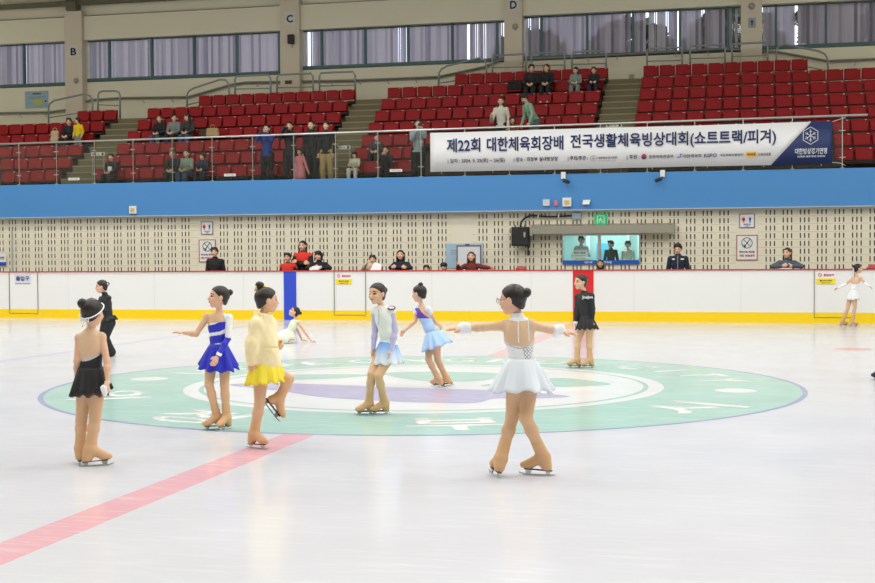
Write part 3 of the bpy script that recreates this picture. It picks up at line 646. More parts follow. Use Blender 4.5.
BLK = {'A': (-20.4, -16.1, {6: (-17.70, -16.0)}), 'B': (-14.95, -8.26, {7: (-13.42, -8.24)}), 'C': (-7.2, -.49, {8: (-5.21, -.47)}), 'D': (.62, 7.8, {8: (.62, 5.40)})}
BN = {'A': 'leftmost block', 'B': 'block below column C', 'C': 'block below column D', 'D': 'rightmost block'}
NR = {'A': 6, 'B': 7, 'C': 8, 'D': 8}; PITCH_S = .479
SEATS = {}
for bk, (xa, xb, ex_) in BLK.items():
    for k in range(1, NR[bk]+1):
        a, b = ex_.get(k, (xa, xb))
        if bk == 'A' and k < 6: a = (-18.1, -18.5, -19.0, -19.4, -19.9)[k-1]; n = int(round((b-a)/PITCH_S)); x0 = b-n*PITCH_S
        else: n = int((b-a)/PITCH_S+.35); x0 = a if bk in 'CD' else b-n*PITCH_S
        if bk == 'D' and k < 8: n = int((6.95+.06*k-a)/PITCH_S)+1
        for i in range(n):
            SEATS[(bk, k, i)] = (x0+(i+.5)*PITCH_S, Y1+RD*(k-1), Z1+RR*(k-1)+tilt(x0+(i+.5)*PITCH_S))
HIDDEN = {s for s, p in SEATS.items() if s[1] <= 2 and -5.1 < p[0] < (5.75 if s[1] == 1 else 5.75)}
OPEN = {}
def seat_near(px, k):
    X = at(px, 130, Y1+RD*(k-1))[0]; return min((s for s in SEATS if s[1] == k), key=lambda s: abs(SEATS[s][0]-X))
def build_seats():
    n = 0
    for s, (x, y, z) in SEATS.items():
        if s in HIDDEN: continue
        j = 1 if s in OPEN else 0
        o = copy_tree(SP[j]) if used[j] else SP[j]; used[j] = True; o.location = (x, y, z); n += 1
        who = (' with someone sitting' if j else '')
        tag(o, 'red seat%s, %s from left, %s row from front, %s' % (' in use' if j else '', ORD[s[2]], ORD[s[1]-1], BN[s[0]]), 'seat', 'red stadium seats')
    return n

# glass balustrade
gb = empty('glass_balustrade', (0, FYs, 3.655), 'clear glass balustrade with steel top rail along the balcony edge', 'balustrade')
GLB = glass_mat('balustrade_glass', (.93, .95, .93), .012); P0 = -16.70-1.195*3
def rz_(x): return 4.87+.0047*(x+12)-3.655
for i in range(23):
    x = P0+1.195*i
    ps = MB().box((x-.012, .05, 0), (x+.012, .09, rz_(x)-.02)).build('post', CHROME, gb)
    for z in (.27, .93): MB().box((x-.075, .03, z-.012), (x+.075, .055, z+.012)).build('clamp', CHROME, ps)
    MB().box((x-.05, .02, 0), (x+.05, .1, .015)).build('base_plate', CHROME, ps)
    if i < 22: MB().box((x+.02, .02, .035), (x+1.175, .032, 1.13)).build('glass_pane', GLB, gb)
MB().tube([(P0-1, .07, rz_(P0-1)), (P0+1.195*22+.6, .07, rz_(P0+27))], .030, 12).build('top_rail', mat('bright_rail', (222, 224, 224), .3, metal=.7), gb, smooth=True)
for px, py, lb in ((74, 179, 'small white notice on the glass left of the first stair'), (230, 175, 'small white notice on glass below the woman in blue'), (396, 170.5, 'small white notice on the glass right of the seated boys')):
    p = at(px, py, 18.5); o, w, h = sign('glass_notice', p[0]-.17, p[2]-.035, p[0]+.17, p[2]+.035, 18.5, PAPER, lb, 'white notices on the glass'); text('lettering', '기대지 마세요', INK, o, (0, -.011, 0), w=.28, h=.03)
for px, py, lb in ((98, 154, 'small grey row sign with dark marks over the left stair'), (343, 147.5, 'small grey row sign with dark marks over the middle stair'), (614, 125.3, 'small grey row sign with dark marks over the right stair')):
    yy = 19.3; p = at(px, py, yy); o, w, h = sign('row_sign', p[0]-.21, p[2]-.05, p[0]+.21, p[2]+.05, yy, mat('sign_grey', (214, 214, 200), .6), lb, 'row signs over the stairs')
    text('lettering', '출구 ↓', INK, o, (-.06, -.011, 0), w=.24, h=.05, bold=.02); MB().box((.12, -.011, -.035), (.18, -.008, .035)).build('arrow_block', INK, o)
    for dx in (-.18, .18): MB().tube([(dx, .01, -.05), (dx, .01, fl(1)-p[2])], .008, 6).build('post', GREYP, o)

# banner
bx0, bx1, bz0, bz1 = -4.46, 5.76, 3.765, 4.805; BW = bx1-bx0
bn = empty('event_banner', (bx0, 18.40, bz0), 'long white banner with dark blue Korean headline hung on the balustrade', 'banner')
def bsag(x): return .012*math.sin(x*1.1+1)+.006*math.sin(x*4)
def cloth(x0a, x0b, x1a, x1b, y, m, name, n=60):     # bottom edge x0a..x1a, top edge x0b..x1b
    v = []; 
    for i in range(n+1):
        t = i/n; xa = x0a+(x1a-x0a)*t; xb = x0b+(x1b-x0b)*t
        v += [(xa, y+bsag(xa), bsag(xa)*.4), (xb, y+bsag(xb), (bz1-bz0)+.3*bsag(xb+2)+.0*xb)]
    o = MB().add(v, [(2*i, 2*i+2, 2*i+3, 2*i+1) for i in range(n)]).build(name, m, bn, smooth=True); md = o.modifiers.new('thickness', 'SOLIDIFY'); md.thickness = .003; return o
NB = mat('banner_navy', (36, 52, 104), .55); cloth(0, 0, 8.75, 9.72, 0, mat('banner_white', (238, 239, 243), .55, var=.01), 'white_cloth'); cloth(8.75, 9.72, BW, BW, 0, NB, 'navy_cloth', 12)
def bx(px): return at(px, 150, 18.4)[0]-bx0
for s_, p0, p1 in (('제22회', 447, 480.5), ('대한체육회장배', 487, 563.5), ('전국생활체육빙상대회(쇼트트랙/피겨)', 570.5, 776)):
    a, b = bx(p0), bx(p1); text('headline', s_, mat('headline_navy', (26, 42, 100), .6), bn, ((a+b)/2, -.03, .69), w=b-a, h=.37 if '(' not in s_ else .41, bold=.019)
for s_, p0, p1, hh in (('| 일자 : 2024. 5. 25(토) ~ 26(일)', 448, 505, .13), ('| 장소 : 의정부 실내빙상장', 514, 558, .13), ('| 주최/주관 :', 568, 588, .13), ('대한빙상경기연맹', 598, 617, .06), ('| 후원 :', 627, 639.5, .13), ('문화체육관광부', 649, 673.5, .085), ('대한체육회', 683, 701.5, .085), ('KSPO', 704, 717, .09), ('국민체육진흥공단', 720, 743.5, .065), ('스포츠토토', 758, 771, .07)):
    a, b = bx(p0), bx(p1); text('small_print', s_, INK if hh > .1 or s_ != 'KSPO' else NAVY, bn, ((a+b)/2, -.03, .27), w=b-a, h=hh, bold=.012)
a, b = bx(598), bx(616); MB().box((a, -.032, .195), (b, -.028, .205)).build('underline', GREYP, bn)
a = bx(593.5); MB().tube([(a+.075*math.cos(t), -.03, .265+.075*math.sin(t)) for t in np.linspace(0, 2*PI, 24)[:-1]], .006, 6, closed=True).tube([(a-.05, -.03, .265), (a+.05, -.03, .265)], .005, 6).tube([(a-.025, -.03, .22), (a+.025, -.03, .31)], .005, 6).tube([(a-.025, -.03, .31), (a+.025, -.03, .22)], .005, 6).build('round_crest', GREYP, bn)
a = bx(644)
for m_, t0, t1, nm in ((REDI, 0, PI, 'emblem_red'), (NAVY, PI, 2*PI, 'emblem_blue')):
    MB().poly([(a+.068*math.cos(t), -.03, .28+.068*math.sin(t)) for t in np.linspace(t0, t1, 14)], (0, -.004, 0)).build(nm, m_, bn)
a = bx(679.5); MB().tube([(a-.05, -.03, .24), (a+.03, -.03, .25), (a+.02, -.03, .31), (a+.06, -.03, .33)], .013, 6).build('swoosh_mark', BLUEI, bn)
a, b = bx(746), bx(756.5); MB().box((a, -.034, .21), (b, -.028, .33)).build('yellow_badge', mat('badge_yellow', (236, 180, 20), .5), bn); text('small_print', '체육진흥', INK, bn, ((a+b)/2, -.038, .27), w=(b-a)*.8, h=.06, bold=.02)
hx = bx(810.5); LG = mat('banner_logo_white', (220, 224, 236), .6); hexp = [(hx+.2*math.sin(i*PI/3), -.03, .70+.215*math.cos(i*PI/3)) for i in range(6)]
q = MB().tube(hexp, .011, 6, closed=True)
for i in range(6):
    s_, c_ = math.sin(i*PI/3), math.cos(i*PI/3); q.tube([(hx, -.03, .70), (hx+.15*s_, -.03, .70+.16*c_)], .009, 6)
    for e in (-1, 1): q.tube([(hx+.08*s_, -.03, .70+.085*c_), (hx+.08*s_+.05*math.sin(i*PI/3+e*.9), -.03, .70+.085*c_+.05*math.cos(i*PI/3+e*.9))], .007, 6)
q.build('snowflake_logo', LG, bn)
a, b = bx(795), bx(827); text('logo_lettering', '대한빙상경기연맹', LG, bn, ((a+b)/2, -.03, .32), w=b-a, h=.15, bold=.025); a, b = bx(797.5), bx(825); text('logo_lettering', 'KOREA SKATING UNION', LG, bn, ((a+b)/2, -.03, .19), w=b-a, h=.05, bold=.02)
for x in (BW,): MB().tube([(x, -.01, 1.03), (x+.25, .06, 1.12), (x+.32, .12, 1.13)], .006, 6).build('tie_cord', PAPER, bn); MB().tube([(x, -.01, .03), (x+.2, .04, .01), (x+.31, .12, -.04)], .006, 6).build('tie_cord', PAPER, bn)
for i in range(8): x = .3+i*1.38; MB().tube([(x, 0, .02), (x, .05, -.04)], .006, 6).build('eyelet_cord', PAPER, bn)

# rear wall, columns, windows
CW = [(-19.3, -18.65), (-11.41, -10.74), (-3.86, -3.28), (3.48, 4.11)]
rw = MB(); bays = [(-28, -19.3, 7.56, 9.07), (-18.65, -11.41, 7.65, 9.07), (-10.74, -3.86, 7.77, 9.06), (-3.28, 3.48, 7.78, 9.16), (4.11, 12, 7.80, 9.15)]
for a, b, z0, z1 in bays:
    rw.box((a, YR, 4.5), (b, YR+.3, z0)).box((a, YR-.18, z1), (b, YR+.3, 9.88)).box((a, YR, 9.9), (b, YR+.3, 10.8))
for a, b in CW: rw.box((a, YR-.05, 4.5), (b, YR+.3, 10.8))
tag(rw.build('wall_back', CREAM), kind='structure')
ledge = MB().box((-28, YR-.14, 9.88), (12, YR, 9.905)).build('trim_2', mat('dark_ledge', (70, 70, 54), .8)); tag(ledge, kind='structure')
for i, (a, b) in enumerate(CW): tag(MB().box((a, YR-.35, 4.5), (b, YR-.05, 10.05)).build('wall_column_%d' % (i+1), CREAM2), kind='structure')
MULL = [-21.1, -19.41-.05, -17.81, -16.22, -14.65, -13.1, -11.58, -10.09, -8.58, -7.12, -5.64, -4.16, -2.73, -1.26, .18, 1.63, 3.09, 4.52, 5.99, 7.46, 8.9]
sky_glass = glass_mat('tinted_window_glass', (.85, .88, .92), .01)
def blind_mat(nm, col):
    m = bpy.data.materials.new(nm); m.use_nodes = True; nt = m.node_tree; N = nt.nodes; L = nt.links; N.remove(N['Principled BSDF']); c = (*lin(col), 1)
    tc = N.new('ShaderNodeTexCoord'); nz = N.new('ShaderNodeTexNoise'); nz.inputs['Scale'].default_value = 3; L.new(tc.outputs['Object'], nz.inputs['Vector'])
    mx = N.new('ShaderNodeMix'); mx.data_type = 'RGBA'; mx.inputs['A'].default_value = (*[v*.94 for v in c[:3]], 1); mx.inputs['B'].default_value = c; L.new(nz.outputs['Fac'], mx.inputs['Factor'])
    tr = N.new('ShaderNodeBsdfTranslucent'); df = N.new('ShaderNodeBsdfDiffuse'); tp = N.new('ShaderNodeBsdfTransparent'); tp.inputs['Color'].default_value = (.9, .87, .93, 1)
    L.new(mx.outputs['Result'], tr.inputs['Color']); L.new(mx.outputs['Result'], df.inputs['Color'])
    m1 = N.new('ShaderNodeMixShader'); m1.inputs[0].default_value = .55; m2 = N.new('ShaderNodeMixShader'); m2.inputs[0].default_value = .26
    L.new(df.outputs[0], m1.inputs[1]); L.new(tr.outputs[0], m1.inputs[2]); L.new(m1.outputs[0], m2.inputs[1]); L.new(tp.outputs[0], m2.inputs[2]); L.new(m2.outputs[0], N['Material Output'].inputs['Surface']); return m
BLM = [blind_mat('blind_cloth', (210, 203, 206)), blind_mat('blind_cloth_mid', (190, 183, 187)), blind_mat('blind_cloth_dull', (160, 153, 160))]
rnd = random.Random(3); wi = 1; lostpx = {323.5: 1, 497: 0}
BNAME = ['left of column B', 'between columns B and C', 'between columns C and D', 'between column D and the rightmost column', 'right of the rightmost column']
for bi, (a, b, z0, z1) in enumerate(bays):
    wi += 1; q = MB().box((a, YR+.0, z0-.02), (b, YR+.12, z0+.11)).box((a, YR+.05, z1-.04), (b, YR+.12, z1+.01))
    ms = [x for x in MULL if a < x < b]
    for x in ms: q.box((x-.035, YR-.01, z0+.1), (x+.035, YR+.12, z1))
    wn = q.build('window_%d' % wi, TEAL); tag(wn, kind='structure')
    MB().box((a, YR+.2, z0), (b, YR+.21, z1)).build('window_pane', sky_glass, wn)
    e = [max(a, -24)]+ms+[min(b, 9.5)]; e = sorted(set(e))
    for j in range(len(e)-1):
        x0, x1 = e[j]+.04, e[j+1]-.04
        if x1-x0 < .2 or x1 < -22.5 or x0 > 8: continue
        gaps = [rnd.uniform(x0+.1, x1-.1) for _ in range(1 if rnd.random() < .8 else 2)]
        op = MB(); x = x0+.03
        while x < x1-.02:
            ang = rnd.uniform(-.15, .75); wd = .050
            ptx = [(-3.97, .5), (-4.85, .35), (-4.3, .4), (-10.6, .35), (3.98, 0), (.95, 0)]
            gone = any(abs(x-gx) < .04 for gx in (-3.93, -10.62, -5.16, .62, 5.1)) 
            tilted = any(abs(x-gx) < .05 for gx in gaps)
            zb = z0+.12
            if tilted: zz = rnd.uniform(.25, .75); 
            if not gone:
                aa = 1.25 if (tilted and bi not in (0, 4) and rnd.random() < .5) else ang
                dx, dy = wd*math.cos(aa), wd*math.sin(aa)
                # slats hang at slightly different angles; a few are twisted open
                op.add([(x-dx, YR+.16-dy, zb), (x+dx, YR+.16+dy, zb), (x+dx*(.86 if tilted else 1), YR+.16+dy, z1-.03), (x-dx, YR+.16-dy, z1-.03)], [(0, 1, 2, 3)], rnd.choice((0, 0, 1, 1, 2)))
            x += .089
        bld = op.build('vertical_blind', BLM); 
        md = bld.modifiers.new('thickness', 'SOLIDIFY'); md.thickness = .001
        tag(bld, '%s grey vertical blind from left in window %s' % (ORD[j], BNAME[bi]), 'blind', 'vertical blinds of the upper windows')
# trees outside the upper windows
def tree(x, y, h, r, lb):
    t = empty('tree', (x, y, 0), lb, 'tree', 'trees outside the upper windows'); MB().tube([(0, 0, 0), (.1, 0, h*.5), (0, 0, h*.8)], [.22, .16, .08], 8).build('trunk', mat('bark', (80, 66, 52), .9), t)
    q = MB(); g = random.Random(int(x*10)); 
    for _ in range(520):
        a, b2 = g.uniform(0, 2*PI), math.acos(g.uniform(-1, 1)); rr = r*g.uniform(.5, 1.)**.4; c = Vector((rr*math.sin(b2)*math.cos(a), rr*math.sin(b2)*math.sin(a), h-r*.6+rr*.8*math.cos(b2)))
        for _ in range(2):
            u = Vector((g.gauss(0, 1), g.gauss(0, 1), g.gauss(0, 1))).normalized()*.28; w = u.cross(Vector((g.gauss(0, 1), g.gauss(0, 1), 1))).normalized()*.2; q.add([c-u, c+w, c+u, c-w], [(0, 1, 2, 3)])
    q.build('crown', mat('leaf_green', (60, 74, 48), .8), t)
for x, y, h, r in ((-4.2, 33, 9.6, 1.3), (-.6, 34, 9.9, 1.7), (3.2, 33, 10.0, 1.8), (7.2, 33, 10.9, 1.9), (11.2, 33, 11.6, 1.9)): tree(x, y, h, r, 'dim tree seen through the blinds, %s from the left' % ORD[[-4.2, -.6, 3.2, 7.2, 11.2].index(x)])
box('ground_outside', (-60, 27, -.2), (60, 90, 0), mat('outside_ground', (110, 110, 100), .9), kind='structure')

# letters on the columns, small fixtures
for (a, b), ch, z0, z1 in zip(CW[:3], 'BCD', (8.46, 9.19, 9.28), (8.85, 9.62, 9.69)):
    c = (a+b)/2+.02; o, w, h = sign('section_sign', c-.19, z0, c+.19, z1, YR-.36, mat('sign_white', (212, 208, 196), .6), 'square white section sign reading %s on its column' % ch)
    text('lettering', ch, NAVY, o, (0, -.012, 0), w=.22, h=.25, bold=.03)
o = empty('wall_speaker', (-11.0, YR-.42, 8.72), 'small black speaker on the column below sign C', 'speaker'); MB().box((-.1, -.08, -.15), (.1, .07, .15)).build('cabinet', BLACKP, o, bevel=.01); MB().box((-.085, -.086, -.13), (.085, -.08, .13)).build('grille', mat('grille2', (50, 50, 50), .8), o); MB().tube([(.03, 0, -.15), (.03, .02, -.28)], .01, 6).build('cable', BLACKP, o)
for x, z, lb in ((-18.88, 7.66, 'small grey sensor dome on column below sign B'), (-3.50, 8.80, 'small grey sensor dome on column below sign D'), (3.80, 9.08, 'small round grey sensor dome on the rightmost column')):
    o = empty('sensor_dome', (x, YR-.36, z), lb, 'sensor', 'sensor domes on the columns'); MB().tube([(0, 0, 0), (0, -.03, 0), (0, -.06, 0)], [.1, .09, .05], 14).build('dome', mat('dome_grey', (160, 152, 140), .5), o, smooth=True); MB().box((-.05, -.02, -.12), (.05, 0, -.08)).build('base', GREYP, o)
o, w, h = sign('small_notice', 3.70, 8.42, 3.92, 8.72, YR-.36, mat('dark_pic', (150, 160, 168), .6), 'tiny notice with dark figure on the rightmost column'); MB().box((-.02, -.012, -.08), (.02, -.008, .08)).box((-.05, -.012, .02), (.05, -.008, .04)).build('figure_mark', INK, o)
o, w, h = sign('floor_plan', -21.05, 6.80, -20.15, 7.40, YR-.01, mat('plan_blue', (150, 176, 190), .6), 'pale blue floor plan poster with yellow oval on the rear wall')
MB().poly([(.05+.2*math.cos(t), -.009, -.08+.11*math.sin(t)) for t in np.linspace(0, 2*PI, 20)[:-1]], (0, -.003, 0)).build('plan_shape', mat('plan_yellow', (186, 186, 90), .6), o); text('lettering', '비상대피도', NAVY, o, (.02, -.012, .2), w=.34, h=.07, bold=.03); MB().box((.32, -.012, -.1), (.38, -.008, -.04)).build('mark', NAVY, o); MB().box((-.3, -.012, .09), (.35, -.008, .1)).box((-.3, -.012, .05), (.35, -.008, .06)).build('text_lines', mat('poster_lines2', (90, 120, 150), .6), o)
o, w, h = sign('column_number_sign', -11.25, 7.26, -11.0, 7.38, YR-.36, mat('brown_sign', (120, 96, 70), .6), 'tiny brown sign reading 26 on column below sign C'); text('lettering', '26', INK, o, (0, -.012, 0), w=.2, h=.1, bold=.02)
o = box('wall_socket', (.05, YR-.012, 7.05), (.22, YR, 7.2), mat('socket_plate', (168, 160, 134), .6), bevel=.005, label='small socket plate on the rear wall above the right stair', cat='socket')

# wall-mounted handrail and tube guard rails behind the seats
wr = empty('wall_handrail', (0, YR-.12, 0), 'long grey handrail fixed to the rear wall behind the stand', 'handrail')
def wallpt(px, py): p = at(px, py, YR-.12); return (p[0], 0, p[2])
for nm, L_ in (('rail', [(-20, 113.5), (48, 112.2), (66, 110), (90, 100), (120, 98), (188, 97), (232, 84.5), (245, 82.5), (350, 80.5), (438, 77)]), ('rail', [(438, 77), (484, 67), (500, 60), (560, 57.5), (640, 53.5), (720, 49), (778, 52), (828, 61), (875, 59), (900, 58)])):
    MB().tube([wallpt(*p) for p in L_], .035, 8).build(nm, mat('wall_rail_grey', (128, 128, 124), .5, metal=.2), wr, smooth=True)
for px, py in ((20, 113), (45, 112), (143, 98), (172, 97.5), (257, 82), (332, 80.5), (360, 80), (388, 79), (416, 78), (588, 56.5), (617, 55), (676, 51.5), (708, 50), (855, 60)):
    x, _, z = wallpt(px, py); MB().tube([(x, 0, z), (x, -.01, z-.1), (x, .1, z-.14)], .014, 6).build('bracket', GREYP, wr)
def guard(pts, Y, lb, mids=True, k=None):
    P = [at(a, b, Y) for a, b in pts]; o = empty('guard_rail', (P[0][0], Y, P[0][2]), lb, 'guard rail', 'tube guard rails behind the seats'); L_ = [(p[0]-P[0][0], 0, p[2]-P[0][2]) for p in P]
    L_[0] = (L_[0][0], 0, L_[0][2]-.3); L_[-1] = (L_[-1][0], 0, L_[-1][2]-.3)
    MB().tube(L_, .030, 10).build('frame_tube', RAILG, o, smooth=True)
    if mids:
        z = min(L_[0][2], L_[-1][2])+.55; 
        a = L_[1] if not mids == 2 else L_[0]; b = L_[-2]
        MB().tube([(a[0], 0, a[2]-.32), (b[0], 0, b[2]-.32)], .018, 8).build('middle_rail', RAILG, o, smooth=True)
    return o
guard([(48.5, 122), (48.5, 108), (49.5, 104), (54, 100.5), (84, 94), (90, 96), (92.5, 101), (92.5, 112)], 24.0, 'sloping tube guard rail left of sign B column foot')
guard([(97.8, 113), (98, 95), (99.5, 92), (103, 91), (116, 91), (119, 92.5), (120, 96), (120, 110)], 24.0, 'narrow square tube guard rail right of column B')
guard([(187, 108), (187, 95), (189, 91), (194, 88), (220, 79.5), (226, 80), (229, 85), (229.5, 97)], 24.5, 'sloping tube guard rail at left end of block below column C')
for i, (a, b, t_) in enumerate(((235, 270.5, 76.2), (277, 313, 74.8), (319.5, 355, 73))):
    guard([(a, t_+19), (a, t_+3), (a+1.5, t_), (b-2, t_-1.4), (b, t_+2), (b+.3, t_+18)], 24.5, '%s of three upright tube guard rails near column C' % ('leftmost', 'middle', 'rightmost')[i])
guard([(438, 88), (439, 73), (441.5, 69), (447, 66), (479, 58), (485, 60.5), (486.5, 66), (486.5, 78)], 25.2, 'sloping tube guard rail left of column D')
for i, (a, b, t_) in enumerate(((492.5, 526, 55.5), (531.5, 564.5, 53.5), (572, 606, 52), (647, 682, 48.8), (690, 725, 46), (732, 767.5, 43.8))):
    guard([(a, t_+19), (a, t_+2), (a+1.5, t_), (b-2, t_-1.4), (b, t_+1), (b+.3, t_+18)], 25.2, '%s upright tube guard rail counted rightward from column D' % ORD[i])
guard([(776, 58), (776.5, 50), (779, 46), (785, 44.5), (818, 51), (825, 54), (828, 60), (828.5, 72)], 25.2, 'sloping tube guard rail right of the rightmost column')

# roof
q = MB(); q.poly([(-30, YR+.3, 10.75), (-30, 6, 14.2), (-30, -30, 14.2), (-30, -30, 14.3), (-30, 6, 14.3), (-30, YR+.3, 10.85)], (62, 0, 0)); tag(q.build('ceiling', CEIL), kind='structure')
for x in (-26.5, -18.98, -11.08, -3.57, 3.8):
    q = MB().box((x-.18, YR-.5, 10.05), (x+.18, YR-.1, 10.75)); q.poly([(x-.1, YR-.1, 10.28), (x-.1, 6, 13.7), (x-.1, 6, 13.95), (x-.1, YR-.1, 10.6)], (.2, 0, 0))
    tag(q.build('ceiling_beam', OLIVE), kind='structure')
for y, z in ((YR-.3, 10.26), (YR-2.6, 10.72)): tag(MB().box((-28, y, z), (12, y+.14, z+.16)).build('ceiling_purlin', OLIVE), kind='structure')
for x in (-20.9, -13.4): tag(MB().tube([(x-1.2, 25.0, 10.98), (x, 24.4, 10.72), (x+1.2, 25.0, 10.98)], .03, 8).build('ceiling_brace', OLIVE), kind='structure')
tag(MB().box((-30.2, -30, 0), (-30, 27, 14.3)).build('wall_left', CREAM), kind='structure'); tag(MB().box((32, -30, 0), (32.2, 27, 14.3)).build('wall_right', CREAM), kind='structure'); tag(MB().box((-30.2, -30.2, 0), (32.2, -30, 14.3)).build('wall_front', CREAM), kind='structure')

# light: high-bay lamp fields over the ice, daylight outside
w = bpy.data.worlds.new('world'); S.world = w; w.use_nodes = True; bg = w.node_tree.nodes['Background']; bg.inputs[0].default_value = (.92, .95, 1., 1); bg.inputs[1].default_value = 2.5
LE = 330
for x in (-21, -12.5, -4, 4.5, 13, 21.5):
    for y in (-11, -3.5, 4, 11):
        la = bpy.data.lights.new('high_bay_lamp', 'AREA'); la.shape = 'RECTANGLE'; la.size = 3.4; la.size_y = 2.2; la.energy = LE*(.35 if (y > 10 and x > 3) else 1.12 if y < 10 and x > 3 else 1); la.spread = math.radians(180); la.color = (1., .985, .97)
        o = bpy.data.objects.new('high_bay_lamp', la); COL.objects.link(o); o.location = (x, y, 12.2)
S.view_settings.view_transform = 'Standard'; S.view_settings.look = 'None'; S.view_settings.gamma = 1; S.view_settings.use_curve_mapping = False; S.view_settings.exposure = .04
# ================================================================== SKATERS
def px_frame(px0, py0):
    g0 = gnd(px0, py0); Z = float((g0-CC)@FW); ZH = math.hypot(*(g0-CC)[:2]); hy = 249.+(437.5-px0)*.006
    def J(px, py, dy=0., dx=0.):
        """photo point -> metres in the skater's own frame (x along the picture, y away, z up); dy is how much nearer or farther the joint is"""
        d = ray(px, py); dh = V(*g0[:2])-CC[:2]; u = dh/np.linalg.norm(dh); t = (np.linalg.norm(dh)+dy)/(d[:2]@u); p = CC+d*t-V(*g0)
        c, s_ = math.cos(YAW), math.sin(YAW); return V(p[0]*c+p[1]*s_+dx, -p[0]*s_+p[1]*c, p[2])
    return g0, J
def skater(px0, py0, label, name='skater'):
    g0, J = px_frame(px0, py0)
    r = empty(name, (g0[0], g0[1], 0), label, 'person'); r.rotation_euler = (0, 0, YAW); return r, J
FABW = mat('white_costume', (240, 242, 246), .6, var=.02); BLK = mat('black_costume', (26, 26, 30), .6, var=.1); SEQ = mat('silver_sequins', (205, 208, 214), .25, metal=.5, var=.3, scale=200)
ROY = mat('royal_blue_costume', (34, 44, 196), .5, var=.1); YELC = mat('yellow_skirt', (248, 226, 60), .6, var=.05); FLEECE = mat('cream_fleece', (252, 234, 186), .95, var=.06, scale=80, bump=.5, sheen=.3)
TB = ['torso', 'hips']

# 1 back-turned girl in black
r, J = skater(92, 465, 'girl in black backless skating dress standing with her back to the camera')
j = dict(head=J(92.5, 312.5), neck=J(91, 329), pelvis=J(91, 374), shL=J(79.5, 338, .03), shR=J(101.5, 337, -.03), elL=J(77, 361, .0), elR=J(107, 361, -.10), wrL=J(77, 380, .10), wrR=J(107.5, 382, -.17),
         hpL=J(85.5, 380, .02), hpR=J(97, 380, -.02), knL=J(81.5, 419, .05), knR=J(95, 419, -.02), anL=J(80.5, 450, .06), anR=J(90.5, 450, -.05), toL=V(-.25, 1, 0), toR=V(1, .35, 0))
k = .97
# she faces away: the body's left/right joints are swapped so that shR-shL follows her own frame
def P1(c, fl): return fl
bk = V(0, -1, 0)
cutp = J(86, 355); 
def seqedge(c0, nn, w=.014):
    nn = nrm(nn)
    def f(c, fl): fl[((c-c0)@nn) > -w] = 1; return fl
    return f
cn_ = V(-.32, -.45, .85)
f1 = figure(j, k, face=(.35, .94), hdir=(.30, .94, -.12), hk=1.0, vox=VOX_SKATER, root=r, hair='updo', bun=((-.045, -.066, .060), .040),
            skinmats=[SK, EYE, LIPS, TIGHT], boots=BOOT, curl=.6,
            garments=[('bodice', [BLK, SEQ], TB, .006, [(cutp, cn_)], dict(paint=seqedge(cutp, cn_))), ('nude_yoke', mat('nude_mesh_beads', (226, 190, 156), .5, var=.12, scale=160), ['torso'], .003, [], {}),
                      ('wrist_band', mat('white_band', (232, 232, 228), .8), ['foreR:1'], .007, [(J(107, 379), V(0, 0, 1)), (J(107, 387), V(0, 0, -1))], {})])
skirt('skirt', BLK, r, J(91, 367), (0, 0, 1), .098, .165, .17, folds=11, amp=.09, f=(.35, .94), ell=.8, dip=lambda t: .32*max(0, math.sin(t+PI*1.25))**2-.05, ruff=.03)
skirt('sheer_underskirt', mat('sheer_black', (70, 58, 54), .6), r, J(91, 370), (0, 0, 1), .10, .135, .19, folds=9, amp=.08, f=(.35, .94))
g = f1['g']; fr_ = f1['hfr']; h0 = f1['J']['head']
q = MB().tube([h0+fr_[0]*(.084*math.cos(t))+fr_[1]*(.094*math.sin(t)-.012)+fr_[2]*(.012+.068*math.sin(t)) for t in np.linspace(0, 2*PI, 30)[:-1]], .0055, 8, closed=True)
b0 = g(0, -.099, -.055)
for e in (-1, 1): q.tube([b0, b0+fr_[0]*e*.03+V(0, 0, .008), b0+fr_[0]*e*.034-V(0, 0, .02), b0-V(0, 0, .004)], .006, 6).tube([b0, b0+fr_[0]*e*.02-V(0, 0, .06)], .005, 6)
q.build('ribbon_headband', FABW, r, smooth=True)
drop(sculpt('white_gloves', [rc(J(103.5, 388, -.22), J(105, 394, -.22), .024, .018)], .006, [FABW], r), 'balled white gloves held by the girl in the black skating dress', 'gloves')

# 2 girl in royal blue
r, J = skater(218, 429.5, 'girl in royal blue skating dress with white swooshes, one arm stretched out')
j = dict(head=J(218.5, 297), neck=J(219.5, 311), pelvis=J(218, 352), shL=J(207, 317, .05), shR=J(229, 318, -.03), elL=J(196, 334, .0), elR=J(228, 338, -.08), wrL=J(184, 332.5, -.06), wrR=J(217.5, 357, -.17),
         hpL=J(212, 358, .02), hpR=J(225, 358, -.01), knL=J(209, 384, -.05), knR=J(224.5, 385, -.05), anL=J(217, 411, .0), anR=J(226.5, 413, -.03), toL=V(-.8, -.5, 0), toR=V(-.45, -.9, 0))
def sw(c, fl):
    d = c-Jb; u = d[:, 0]*.8+d[:, 2]*.6; v_ = -d[:, 0]*.6+d[:, 2]*.8
    st = np.abs((v_*1.0+.035*np.sin(u*16)) % .115-.05) < .017
    fr2 = (c[:, 1] < Jb[1]+.02); fl[st & fr2 & (u > -.12) & (u < .13)] = 1; return fl
Jb = J(219, 338)
